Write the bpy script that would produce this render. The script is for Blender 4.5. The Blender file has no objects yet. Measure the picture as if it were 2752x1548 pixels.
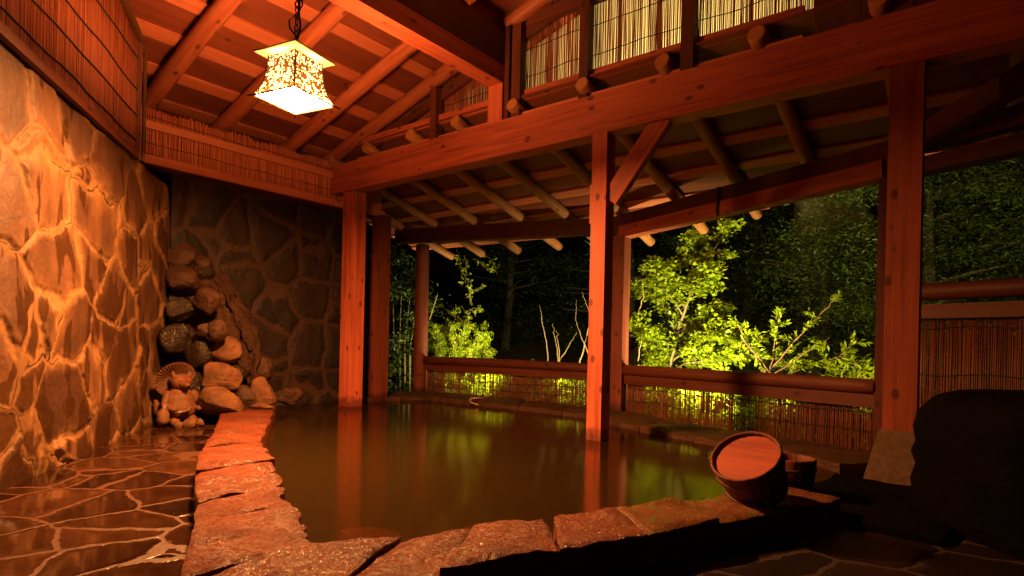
import bpy, bmesh, math, random
import numpy as np
from mathutils import Vector, Matrix, noise
from mathutils.geometry import tessellate_polygon
R = math.radians
random.seed(7); rng = np.random.default_rng(7)
S = bpy.context.scene
COL = S.collection
# ------------------------------------------------------------------ camera
YA = R(38.1); ROLL = 0.023
fw = Vector((-math.sin(YA), math.cos(YA), 0)); rt = Vector((math.cos(YA), math.sin(YA), 0)); up = Vector((0, 0, 1))
cr = rt*math.cos(ROLL) + up*math.sin(ROLL); cu = -rt*math.sin(ROLL) + up*math.cos(ROLL)
cd = bpy.data.cameras.new('camera'); cam = bpy.data.objects.new('camera', cd); COL.objects.link(cam)
M = Matrix.Identity(4)
for i in range(3): M[i][0] = cr[i]; M[i][1] = cu[i]; M[i][2] = -fw[i]
M[2][3] = 0.666
cam.matrix_world = M
cd.sensor_width = 36; cd.lens = 36*1612/2752; cd.shift_y = 151/2752; cd.clip_start = 0.02; cd.clip_end = 500
S.camera = cam
# ------------------------------------------------------------------ world (night)
W = bpy.data.worlds.new("World"); S.world = W; W.use_nodes = True
wn = W.node_tree; bg = wn.nodes['Background']
sky = wn.nodes.new('ShaderNodeTexSky'); sky.sky_type = 'NISHITA'; sky.sun_disc = False
sky.sun_elevation = R(-8); sky.sun_rotation = R(200)
wn.links.new(sky.outputs[0], bg.inputs[0]); bg.inputs[1].default_value = 0.05
S.view_settings.view_transform = 'Standard'; S.view_settings.look = 'None'
S.view_settings.exposure = -0.08; S.view_settings.gamma = 1.0
try:
    S.cycles.use_denoising = True
    S.cycles.max_bounces = 7; S.cycles.diffuse_bounces = 1; S.cycles.glossy_bounces = 3
    S.cycles.transparent_max_bounces = 12; S.cycles.transmission_bounces = 4
    S.cycles.sample_clamp_indirect = 3.0
except Exception: pass

# ------------------------------------------------------------------ node helpers
class NT:
    def __init__(s, name):
        s.m = bpy.data.materials.new(name); s.m.use_nodes = True; s.t = s.m.node_tree
        s.t.nodes.clear(); s.out = s.n('OutputMaterial')
    def n(s, typ, **kw):
        x = s.t.nodes.new('ShaderNode' + typ)
        for k, v in kw.items(): setattr(x, k, v)
        return x
    def link(s, a, b): s.t.links.new(a, b)
    def set(s, sock, v):
        if isinstance(v, bpy.types.NodeSocket): s.link(v, sock)
        elif v is not None: sock.default_value = v
    def math(s, op, a, b=None, c=None, clamp=False):
        x = s.n('Math', operation=op, use_clamp=clamp)
        for i, v in enumerate((a, b, c)):
            if v is not None: s.set(x.inputs[i], v)
        return x.outputs[0]
    def vmath(s, op, a, b):
        x = s.n('VectorMath', operation=op); s.set(x.inputs[0], a); s.set(x.inputs[1], b); return x.outputs[0]
    def map(s, v, scale=(1, 1, 1), loc=(0, 0, 0), rot=(0, 0, 0)):
        x = s.n('Mapping'); s.set(x.inputs[0], v); x.inputs[1].default_value = loc; x.inputs[2].default_value = rot; x.inputs[3].default_value = scale
        return x.outputs[0]
    def noise(s, v, scale, detail=4, rough=.55, out=0, dist=0):
        x = s.n('TexNoise'); s.set(x.inputs['Vector'], v); x.inputs['Scale'].default_value = scale
        x.inputs['Detail'].default_value = detail; x.inputs['Roughness'].default_value = rough; x.inputs['Distortion'].default_value = dist
        return x.outputs[out]
    def ramp(s, f, stops, interp='LINEAR'):
        x = s.n('ValToRGB'); x.color_ramp.interpolation = interp; e = x.color_ramp.elements
        while len(e) < len(stops): e.new(.5)
        for k, (p, c) in enumerate(stops):
            e[k].position = p; e[k].color = tuple(c) + (1,) if len(c) == 3 else c
        s.set(x.inputs[0], f); return x.outputs[0]
    def rng(s, f, a, b, c=0, d=1):
        x = s.n('MapRange'); s.set(x.inputs[0], f)
        for i, v in enumerate((a, b, c, d)): x.inputs[i+1].default_value = v
        return x.outputs[0]
    def mix(s, f, a, b, mode='MIX'):
        x = s.n('Mix', data_type='RGBA', blend_type=mode); s.set(x.inputs[0], f)
        s.set(x.inputs[6], a if isinstance(a, bpy.types.NodeSocket) else tuple(a)+(1,)); s.set(x.inputs[7], b if isinstance(b, bpy.types.NodeSocket) else tuple(b)+(1,))
        return x.outputs[2]
    def bump(s, h, strength=.3, dist=.01, normal=None):
        x = s.n('Bump'); s.set(x.inputs['Height'], h); x.inputs['Strength'].default_value = strength; x.inputs['Distance'].default_value = dist
        if normal is not None: s.link(normal, x.inputs['Normal'])
        return x.outputs[0]
    def pbr(s, col, rough=.5, normal=None, spec=.5, **kw):
        p = s.n('BsdfPrincipled'); s.set(p.inputs['Base Color'], col if isinstance(col, bpy.types.NodeSocket) else tuple(col)+(1,))
        s.set(p.inputs['Roughness'], rough); s.set(p.inputs['Specular IOR Level'], spec)
        if normal is not None: s.link(normal, p.inputs['Normal'])
        for k, v in kw.items(): s.set(p.inputs[k], v)
        s.link(p.outputs[0], s.out.inputs[0]); return p
    def obj(s): return s.n('TexCoord').outputs['Object']
    def pos(s): return s.n('NewGeometry').outputs['Position']
    def rand(s): return s.n('ObjectInfo').outputs['Random']

def wood_mat(name, light, dark, rough=.62, knots=True, wet=0):
    N = NT(name); o = N.obj(); r = N.rand()
    off = N.n('CombineXYZ'); N.link(N.math('MULTIPLY', r, 37.0), off.inputs[0]); N.link(N.math('MULTIPLY', r, 91.0), off.inputs[2])
    v = N.vmath('ADD', o, off.outputs[0])
    g = N.noise(N.map(v, (28, 28, 1.3)), 1.0, 5, .6, dist=.6)
    g2 = N.noise(N.map(v, (110, 110, 3.5)), 1.0, 3, .6)
    big = N.noise(N.map(v, (4, 4, 1.2)), 1.0, 3)
    f = N.math('ADD', N.math('MULTIPLY', g, .6), N.math('ADD', N.math('MULTIPLY', g2, .2), N.math('MULTIPLY', big, .3)))
    c = N.ramp(N.rng(f, .42, .66), [(0, dark), (.5, [a*.6+b*.4 for a, b in zip(light, dark)]), (1, light)])
    if knots:
        k = N.n('TexVoronoi'); N.link(N.map(v, (10, 10, 6.0)), k.inputs[0]); k.inputs['Scale'].default_value = 1.0
        kk = N.rng(k.outputs['Distance'], .13, .21)
        kr = N.ramp(k.outputs['Color'], [(.5, (0, 0, 0)), (.52, (1, 1, 1))])
        kk = N.math('MAXIMUM', kk, kr)
        c = N.mix(N.rng(kk, 0, 1, .25, 1), tuple(x*.22 for x in dark), c)
    # timber feet blackened by the water
    wp = N.n('SeparateXYZ'); N.link(N.pos(), wp.inputs[0])
    ft_ = N.math('SUBTRACT', wp.outputs[2], N.math('MULTIPLY', N.noise(N.pos(), 14, 3), .16))
    c = N.mix(N.rng(ft_, -.03, .03, .75, 0), c, tuple(x*.25 for x in dark))
    # pale sawn end grain
    en = N.n('SeparateXYZ'); N.link(N.n('TexCoord').outputs['Normal'], en.inputs[0])
    c = N.mix(N.rng(N.math('ABSOLUTE', en.outputs[2]), .93, .97), c, N.mix(g2, tuple(x*.8 for x in light), tuple(min(1, x*1.25) for x in light)))
    # each timber a little lighter or darker
    hs = N.n('HueSaturation'); N.link(c, hs.inputs['Color']); N.link(N.rng(r, 0, 1, .82, 1.12), hs.inputs['Value'])
    N.pbr(hs.outputs[0], N.rng(g, .3, .7, rough-.12, rough+.1), N.bump(f, .25, .004), .35)
    return N.m
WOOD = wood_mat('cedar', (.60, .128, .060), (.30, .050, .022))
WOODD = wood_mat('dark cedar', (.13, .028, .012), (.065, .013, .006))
WOODM = wood_mat('dimmed knotty cedar', (.27, .056, .027), (.15, .027, .012))  # cedar toned down; dimmer light at the right post is in its colour
LOG = wood_mat('cedar log', (.50, .125, .052), (.28, .056, .022), .55)
LOGT = wood_mat('tan log', (.52, .19, .07), (.30, .09, .03), .55)
DECK = wood_mat('roof boards', (.27, .058, .025), (.17, .034, .014), .6)
BATT = wood_mat('roof batten', (.66, .175, .078), (.50, .12, .05), .6, knots=False)
OLDW = wood_mat('weathered timber', (.14, .05, .02), (.06, .018, .008), .5)

def reed_mat(k=1.0):
    N = NT('reed' if k == 1 else 'pale reed'); p = N.pos()
    n = N.noise(N.map(p, (170, 170, 2.0)), 1.0, 2, .5)
    n2 = N.noise(N.map(p, (60, 60, 40)), 1.0, 2)
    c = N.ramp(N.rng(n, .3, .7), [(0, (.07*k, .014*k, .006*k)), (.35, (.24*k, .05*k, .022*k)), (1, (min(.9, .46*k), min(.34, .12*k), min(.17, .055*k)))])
    c = N.mix(N.rng(n2, .66, .74), c, (.10, .03, .012))
    N.pbr(c, .5, None, .4); return N.m
REED = reed_mat()
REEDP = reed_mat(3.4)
BATTP = wood_mat('pale cedar board', (.88, .27, .13), (.70, .19, .09), .6)
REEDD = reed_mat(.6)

def plain(name, col, rough=.6, spec=.4, bump=0, bs=60, **kw):
    N = NT(name); n = N.noise(N.obj(), bs, 4)
    c = N.mix(N.rng(n, .3, .7), tuple(x*.72 for x in col), tuple(min(1, x*1.15) for x in col))
    N.pbr(c, rough, N.bump(n, bump, .01) if bump else None, spec, **kw); return N.m
CORD = plain('black cord', (.02, .012, .01), .8)
IRON = plain('blackened iron', (.03, .018, .012), .5, .5)
CONC = plain('concrete', (.13, .07, .04), .85, .3, .5, 30)

# Voronoi masonry: stones, mortar, wet stains
def masonry(name, scale, aniso, stone_a, stone_b, mortar, mw=.07, disp=.02, wet=0.0, stain=False, tiltbump=.6, warp=.35, rough_s=.35, rough_m=.7, soft=False):
    N = NT(name); p = N.obj()
    v = N.map(p, aniso)
    w = N.noise(v, (1.6 if not soft else .55)*scale, 4, .6, out=1)
    v2 = N.vmath('ADD', v, N.map(w, (warp/scale,)*3, (-warp*.5/scale,)*3))
    e = N.n('TexVoronoi', feature='DISTANCE_TO_EDGE'); N.link(v2, e.inputs[0]); e.inputs['Scale'].default_value = scale; e.inputs['Randomness'].default_value = .95
    f = N.n('TexVoronoi', feature='F1'); N.link(v2, f.inputs[0]); f.inputs['Scale'].default_value = scale; f.inputs['Randomness'].default_value = .95
    fine = N.noise(p, 34, 6, .65); mid = N.noise(p, 7, 4)
    # ragged mortar edge
    d = N.math('ADD', e.outputs['Distance'], N.math('MULTIPLY', N.math('SUBTRACT', mid, .5), mw*1.3))
    d = N.math('ADD', d, N.math('MULTIPLY', N.math('SUBTRACT', fine, .5), mw*.7))
    m = N.rng(d, mw*.75, mw*1.15)
    sep = N.n('SeparateColor'); N.link(f.outputs['Color'], sep.inputs[0])
    sc = N.mix(sep.outputs[0], stone_a, stone_b)
    streak = N.noise(N.map(p, (6, 6, 2.6)), 1.0, 5, .65)
    sc = N.mix(N.rng(streak, .38, .62, 0, .5), sc, tuple(x*.45 for x in stone_a))
    mc = N.mix(N.rng(fine, .35, .7), tuple(x*.7 for x in mortar), mortar)
    if soft:      # lime bloom bleeding from the joints over the stone edges, joints partly dirty
        bl = N.rng(N.math('ADD', d, N.math('MULTIPLY', N.math('SUBTRACT', streak, .5), .22)), mw*.6, mw*3.6, .6, 0)
        sc = N.mix(bl, sc, mc); mc = N.mix(N.rng(N.noise(p, 2.6, 4), .36, .52, 0, .85), mc, sc)
        big = N.noise(p, 1.3, 3); sc = N.mix(N.rng(big, .4, .65, 0, .6), sc, tuple(x*.55 for x in stone_a))
    c = N.mix(m, mc, sc)
    if soft:      # hairline gaps in the joints
        hl = N.math('MAXIMUM', N.rng(N.math('ADD', e.outputs['Distance'], N.math('MULTIPLY', N.math('SUBTRACT', fine, .5), .012)), .003, .009), N.rng(N.noise(p, 3.7, 2), .53, .49))
        c = N.mix(hl, (.012, .005, .002), c)
    rough = N.math('ADD', N.math('MULTIPLY', m, rough_s-rough_m), rough_m)
    if stain:
        zz = N.n('SeparateXYZ'); N.link(p, zz.inputs[0])
        st = N.noise(N.map(p, (5.5, 5.5, 1.9), (3, 1, 0)), 1.0, 3, .5, dist=.3)
        h = N.math('SUBTRACT', st, N.math('MULTIPLY', zz.outputs[2], .10))
        smask = N.math('MULTIPLY', N.rng(h, .435, .455), N.rng(m, 0, 1, .35, 1))
        c = N.mix(smask, c, N.mix(.72, c, (.03, .011, .004), 'MIX'))
        rough = N.math('SUBTRACT', rough, N.math('MULTIPLY', smask, .25), clamp=True)
        crack = N.n('TexVoronoi', feature='DISTANCE_TO_EDGE'); N.link(N.vmath('ADD', N.map(p, (1.3, 1.3, 1.1)), N.map(N.noise(p, 4, 5, .7, out=1), (.5, .5, .5))), crack.inputs[0]); crack.inputs['Scale'].default_value = 1.1
        ck = N.math('MAXIMUM', N.rng(crack.outputs['Distance'], .0, .008), N.rng(N.noise(p, 2.3, 2), .52, .48))
        c = N.mix(ck, (.03, .012, .005), c)
    if wet:       # right hand paving: shade painted into the colour, with a rougher finish
        px = N.n('SeparateXYZ'); N.link(p, px.inputs[0]); floor_shade = N.rng(px.outputs[0], -1.35, -.75)
        c = N.mix(N.math('MULTIPLY', floor_shade, .8), c, (.006, .002, .001)); rough = N.math('ADD', rough, N.math('MULTIPLY', floor_shade, .35))
    prof = N.rng(d, mw*.5, mw*3.2)
    # every stone sits at its own small tilt
    tv = N.vmath('SUBTRACT', v2, f.outputs['Position']) ; tc = N.vmath('SUBTRACT', f.outputs['Color'], (.5, .5, .5))
    dt = N.n('VectorMath', operation='DOT_PRODUCT'); N.link(tv, dt.inputs[0]); N.link(tc, dt.inputs[1]); tilt_ = N.math('MULTIPLY', dt.outputs['Value'], N.rng(d, mw*.5, mw*1.4))
    hgt = N.math('ADD', N.math('MULTIPLY', prof, 1.0), N.math('MULTIPLY', sep.outputs[1], .55))
    hgt = N.math('ADD', hgt, N.math('MULTIPLY', mid, .5))
    hgt = N.math('ADD', hgt, N.math('MULTIPLY', N.math('MULTIPLY', fine, N.math('SUBTRACT', 1.25, m)), .16 if not wet else .05))
    if wet:
        # thin water film lies smooth over the stones
        N.pbr(c, rough, N.bump(N.math('MULTIPLY', N.math('ADD', N.math('MULTIPLY', prof, 1.0), N.math('ADD', N.math('MULTIPLY', N.math('MULTIPLY', fine, N.math('SUBTRACT', 1, m)), 1.2), N.math('ADD', N.math('MULTIPLY', N.math('MULTIPLY', mid, sep.outputs[1]), .5), N.math('MULTIPLY', tilt_, 3.0)))), 1.0), tiltbump, .008), .5)
    else:
        if soft:
            N.pbr(c, rough, N.bump(N.math('ADD', N.math('MULTIPLY', fine, .35), N.math('MULTIPLY', mid, .35)), .7, .02), .4)
            dn = N.n('Displacement'); dn.inputs['Midlevel'].default_value = 0; dn.inputs['Scale'].default_value = 1
            hh = N.math('ADD', N.math('MULTIPLY', N.rng(d, mw*.45, mw*1.7), .008), N.math('MULTIPLY', tilt_, .10))
            hh = N.math('ADD', hh, N.math('ADD', N.math('MULTIPLY', N.math('MULTIPLY', sep.outputs[1], N.rng(d, mw*.45, mw*1.7)), .007), N.math('MULTIPLY', fine, .006)))
            N.link(hh, dn.inputs['Height']); N.link(dn.outputs[0], N.out.inputs['Displacement']); N.m.displacement_method = 'DISPLACEMENT'
        else: N.pbr(c, rough, N.bump(N.math('ADD', hgt, N.math('MULTIPLY', tilt_, 6.0)), tiltbump, disp), .4)
    return N.m
WALLM = masonry('flagstone wall', 2.35, (.95, .95, 1.1), (.062, .020, .007), (.19, .075, .026), (.30, .135, .045), .045, .035, stain=True, rough_s=.6, warp=.95, tiltbump=.6, soft=True)
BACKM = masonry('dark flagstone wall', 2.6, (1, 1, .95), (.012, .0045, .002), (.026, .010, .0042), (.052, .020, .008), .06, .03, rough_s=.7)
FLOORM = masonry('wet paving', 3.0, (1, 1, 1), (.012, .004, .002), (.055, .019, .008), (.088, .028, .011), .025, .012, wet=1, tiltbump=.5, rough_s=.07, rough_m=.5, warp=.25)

def rock_mat(name, a, b, rough=.35, spark=0.0, bs=1.0, green=False, spec=.6):
    N = NT(name); p = N.obj(); r = N.rand()
    n = N.noise(p, 5, 6, .65); n2 = N.noise(p, 26, 5, .7); r3 = N.noise(N.map(p, (14, 14, 60)), 1.0, 3, .6)
    c = N.mix(N.rng(n, .35, .68), a, b)
    c = N.mix(N.rng(n2, .55, .72, 0, .75), c, tuple(x*.3 for x in a))
    if green:
        q = N.pos(); mo = N.noise(q, 9, 5, .7)
        c = N.mix(N.rng(mo, .56, .62, 0, .8), c, (.06, .13, .012))
    h = N.math('ADD', N.math('MULTIPLY', n, 1.0), N.math('ADD', N.math('MULTIPLY', n2, .35), N.math('MULTIPLY', r3, .3)))
    nb = N.bump(h, .6*bs, .03)
    rr = rough
    if spark:
        gr = N.noise(N.pos(), 120, 2, .8)
        ms = N.rng(N.noise(N.pos(), 3.5, 3), .38, .56)
        wetm = N.math('MULTIPLY', N.rng(N.noise(N.pos(), 70, 2, .6), .44, .52), N.math('ADD', .15, N.math('MULTIPLY', ms, .85)))
        nb = N.bump(gr, spark, .010, nb)
        rr = N.rng(wetm, 0, 1, rough*2.4, rough*.38)
        spec = N.rng(wetm, 0, 1, .08, 1.0)
    N.pbr(c, rr, nb, spec); return N.m
KERBM = rock_mat('wet red kerb stone', (.19, .042, .013), (.10, .020, .007), .27, 1.0, spec=.4)
KERBD = rock_mat('kerb stone mossy', (.17, .058, .02), (.09, .028, .011), .35, .5, green=True)
ROCKP = rock_mat('pale rock', (.21, .082, .031), (.06, .022, .009), .7, 0, 1.6, spec=.25)
ROCKB = rock_mat('brown rock', (.075, .028, .011), (.035, .013, .006), .6, 0, 1.6, spec=.3)
ROCKD = rock_mat('wet dark rock', (.02, .014, .007), (.045, .022, .010), .16, .9)
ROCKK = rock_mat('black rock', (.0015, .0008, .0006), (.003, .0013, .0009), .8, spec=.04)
CEMENT = rock_mat('rockery mortar', (.06, .023, .010), (.03, .011, .005), .75, 0, 1.6, spec=.2)
CERAM = rock_mat('glazed statue', (.19, .068, .025), (.08, .027, .011), .6, 0, .9, spec=.3)
CERAMD = rock_mat('brown glaze', (.17, .07, .035), (.24, .10, .05), .25, .1, .4)
SOIL = plain('soil', (.045, .034, .018), .95, .1, .6, 12)

# ------------------------------------------------------------------ object helpers
def tag(o, label=None, cat=None, group=None, kind=None):
    if label: o['label'] = label
    if cat: o['category'] = cat
    if group: o['group'] = group
    if kind: o['kind'] = kind
    return o
def thing(name, label, cat, loc=(0, 0, 0), group=None):
    o = bpy.data.objects.new(name, None); COL.objects.link(o); o.location = loc; o.empty_display_size = .1
    return tag(o, label, cat, group)
def absloc(o):
    l = Vector(o.location); p = o.parent
    while p: l = l + Vector(p.location); p = p.parent
    return l
WM = {}   # world matrix of every object with own rotation
def link(name, me, mat, parent=None, M=None, smooth=False):
    if mat is not None: me.materials.append(mat)
    o = bpy.data.objects.new(name, me); COL.objects.link(o)
    M = M or Matrix.Identity(4)
    WM[o.name] = M
    if parent is not None:
        o.parent = parent
        pm = WM.get(parent.name) or Matrix.Translation(parent.location)
        o.matrix_basis = pm.inverted() @ M
    else: o.matrix_basis = M
    if smooth:
        for f in me.polygons: f.use_smooth = True
    return o
def from_bm(name, bm, mat, parent=None, M=None, smooth=False):
    me = bpy.data.meshes.new(name); bm.to_mesh(me); bm.free(); return link(name, me, mat, parent, M, smooth)
def pydata(name, v, f, mat, parent=None, M=None, smooth=False):
    me = bpy.data.meshes.new(name); me.from_pydata([tuple(x) for x in v], [], [tuple(int(i) for i in x) for x in f]); me.update()
    return link(name, me, mat, parent, M, smooth)
def frame(p, q, upv=(0, 0, 1)):
    p = Vector(p); q = Vector(q); z = (q-p).normalized(); u = Vector(upv)
    if abs(z.dot(u)) > .98: u = Vector((0, 1, 0))
    x = u.cross(z).normalized(); y = z.cross(x)
    m = Matrix.Identity(4)
    for i in range(3): m[i][0] = x[i]; m[i][1] = y[i]; m[i][2] = z[i]; m[i][3] = p[i]
    return m, (q-p).length
def beam(name, p, q, w, h, mat=None, parent=None, bev=.006, cut=None, upv=(0, 0, 1)):
    """squared timber from p to q (centre line): w across, h along up; local Z runs along it"""
    m, L = frame(p, q, upv); bm = bmesh.new()
    nseg = max(2, int(L/.35))
    prev = None
    rows = []
    s = random.random()*50
    for i in range(nseg+1):
        z = L*i/nseg; wb = .0018
        dx = (noise.noise(Vector((s, z*1.3, 0))))*wb; dy = (noise.noise(Vector((s+9, z*1.3, 0))))*wb
        rows.append([bm.verts.new((a*w/2+dx, b*h/2+dy, z)) for a, b in ((-1, -1), (1, -1), (1, 1), (-1, 1))])
    for a, b in zip(rows, rows[1:]):
        for k in range(4): bm.faces.new((a[k], a[(k+1) % 4], b[(k+1) % 4], b[k]))
    bm.faces.new(rows[0][::-1]); bm.faces.new(rows[-1])
    ed = [e for e in bm.edges if e.calc_face_angle(0) > 1.0]
    if bev: bmesh.ops.bevel(bm, geom=ed, offset=bev, segments=2, affect='EDGES', profile=.6)
    bmesh.ops.recalc_face_normals(bm, faces=bm.faces)
    return from_bm(name, bm, mat or WOOD, parent, m)
def log(name, p, q, r0, r1=None, mat=None, parent=None, seg=18, wob=.004):
    r1 = r1 or r0; m, L = frame(p, q); bm = bmesh.new(); n = max(4, int(L/.12)); s = random.random()*99; rows = []
    for i in range(n+1):
        t = i/n; z = L*t; r = r0+(r1-r0)*t
        ox = noise.noise(Vector((s, z*1.1, 1)))*wob*2; oy = noise.noise(Vector((s, z*1.1, 7)))*wob*2
        row = []
        for k in range(seg):
            a = 2*math.pi*k/seg; rr = r*(1+.03*noise.noise(Vector((math.cos(a)*1.2+s, math.sin(a)*1.2, z*3))))
            row.append(bm.verts.new((ox+rr*math.cos(a), oy+rr*math.sin(a), z)))
        rows.append(row)
    for a, b in zip(rows, rows[1:]):
        for k in range(seg):
            f = bm.faces.new((a[k], a[(k+1) % seg], b[(k+1) % seg], b[k])); f.smooth = True
    for row, zz, sg in ((rows[0], -.004, -1), (rows[-1], L+.004, 1)):
        inner = [bm.verts.new((v.co.x*.9, v.co.y*.9, zz)) for v in row]
        for k in range(seg):
            q4 = (row[k], row[(k+1) % seg], inner[(k+1) % seg], inner[k]); bm.faces.new(q4 if sg > 0 else q4[::-1])
        bm.faces.new(inner if sg > 0 else inner[::-1])
    return from_bm(name, bm, mat or LOG, parent, m)
def tube(V, F, pts, rad, n=5):
    """append a tube to vertex/face lists"""
    pts = [Vector(p) for p in pts]; b0 = len(V)
    for i, p in enumerate(pts):
        t = (pts[min(i+1, len(pts)-1)]-pts[max(i-1, 0)]).normalized()
        u = Vector((0, 0, 1)) if abs(t.z) < .9 else Vector((1, 0, 0)); x = u.cross(t).normalized(); y = t.cross(x)
        r = rad[i] if hasattr(rad, '__len__') else rad
        for k in range(n):
            a = 2*math.pi*k/n; V.append(p+x*r*math.cos(a)+y*r*math.sin(a))
    for i in range(len(pts)-1):
        for k in range(n):
            a = b0+i*n+k; b = b0+i*n+(k+1) % n; F.append((a, b, b+n, a+n))
    F.append(tuple(b0+k for k in range(n))[::-1]); F.append(tuple(b0+(len(pts)-1)*n+k for k in range(n)))
def cord(name, pts, r, parent, mat=None):
    V = []; F = []; tube(V, F, pts, r, 5); return pydata(name, V, F, mat or CORD, parent, smooth=True)
def grid(name, fn, nu, nv, mat, parent=None, smooth=True, M=None):
    V = [fn(i/nu, j/nv) for j in range(nv+1) for i in range(nu+1)]
    F = [(j*(nu+1)+i, j*(nu+1)+i+1, (j+1)*(nu+1)+i+1, (j+1)*(nu+1)+i) for j in range(nv) for i in range(nu)]
    return pydata(name, V, F, mat, parent, M, smooth)

# ------------------------------------------------------------------ SETTING: ground, paving, pool, hill
POOL = [(-4.75, 2.62), (-3.6, 1.92), (-3.0, 1.57), (-2.5, 1.35), (-1.9, 1.08), (-1.42, .86), (-1.2, 1.15), (-1.12, 1.5), (-.97, 1.85), (-.83, 2.25),
        (-.66, 2.6), (-.66, 3.0), (-.62, 3.5), (-.62, 3.82), (-1.0, 4.1), (-1.73, 4.35), (-2.32, 4.55), (-2.85, 4.9), (-4.2, 4.97), (-5.1, 4.95),
        (-5.3, 4.5), (-5.62, 4.0), (-5.68, 3.5), (-5.45, 3.12), (-5.1, 2.85)]
OUT = [(-6.6, -1.6), (3.5, -1.6), (3.5, 4.4), (-.4, 5.0), (-2.9, 5.9), (-6.6, 5.9)]
def poly_with_hole(name, outer, hole, z, mat):
    o = [Vector((x, y, z)) for x, y in outer]; h = [Vector((x, y, z)) for x, y in hole]
    tr = tessellate_polygon([o, h]); v = o+h
    F = []
    for t in tr:
        a, b, c = (v[i] for i in t); F.append(t if (b-a).cross(c-a).z > 0 else t[::-1])
    return pydata(name, v, F, mat)
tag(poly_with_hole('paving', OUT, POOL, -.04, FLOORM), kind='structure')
# basin
cx = sum(p[0] for p in POOL)/len(POOL); cy = sum(p[1] for p in POOL)/len(POOL)
V = []; F = []; n = len(POOL)
for x, y in POOL: V.append((x, y, .0))
for x, y in POOL: V.append((x, y, -.55))
for i in range(n): F.append((i, (i+1) % n, n+(i+1) % n, n+i))
F.append(tuple(range(n, 2*n)))
tag(pydata('pool_basin', V, F, masonry('basin stones', 2.6, (1, 1, 1), (.10, .07, .03), (.16, .10, .045), (.20, .13, .06), .06, .03, rough_s=.6)), kind='structure')
# submerged boulders and ledge stones are part of the basin floor
# water
N = NT('pool water')
wv = N.pos(); wnz = N.noise(N.map(wv, (1, 1, 1)), 1.6, 2, .5); wn2 = N.noise(wv, 7, 2, .5)
nb = N.bump(N.math('ADD', wnz, N.math('MULTIPLY', wn2, .12)), .06, .03)
fr = N.n('Fresnel'); fr.inputs[0].default_value = 1.42; N.link(nb, fr.inputs[1])
gl = N.n('BsdfGlossy'); gl.inputs['Roughness'].default_value = .12; gl.inputs['Color'].default_value = (.85, .68, .6, 1); N.link(nb, gl.inputs['Normal'])
trn = N.n('BsdfTransparent'); trn.inputs[0].default_value = (.75, .62, .38, 1)
df = N.n('BsdfDiffuse'); df.inputs[0].default_value = (.030, .016, .004, 1)
m1 = N.n('MixShader'); m1.inputs[0].default_value = .42; N.link(trn.outputs[0], m1.inputs[1]); N.link(df.outputs[0], m1.inputs[2])
m2 = N.n('MixShader'); N.link(N.math('MULTIPLY', fr.outputs[0], 1.0, clamp=True), m2.inputs[0]); N.link(m1.outputs[0], m2.inputs[1]); N.link(gl.outputs[0], m2.inputs[2])
N.link(m2.outputs[0], N.out.inputs[0]); WATER = N.m
pv = [Vector((x, y, 0)) for x, y in POOL]; tr = tessellate_polygon([pv])
tag(pydata('water', [(p.x, p.y, -.001) for p in pv], [t if (pv[t[1]]-pv[t[0]]).cross(pv[t[2]]-pv[t[0]]).z > 0 else t[::-1] for t in tr], WATER), kind='structure')
# garden ground: falls away behind the fence, then climbs as a hillside
def hz(x, y):
    d = y-5.7
    z = -.12 - .25*min(1, max(0, d)/.6)
    if y > 7.6: z += (y-7.6)*(.75 if x > -4.5 else .35)
    return z + .12*noise.noise(Vector((x*.7, y*.7, 0)))
def gfn(u, v):
    x = -40+70*u; y = -12+62*v**1.3; 
    z = hz(x, y) if y > 5.0 else -.12
    return (x, y, z)
tag(grid('ground', gfn, 90, 90, SOIL), kind='structure')

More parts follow.
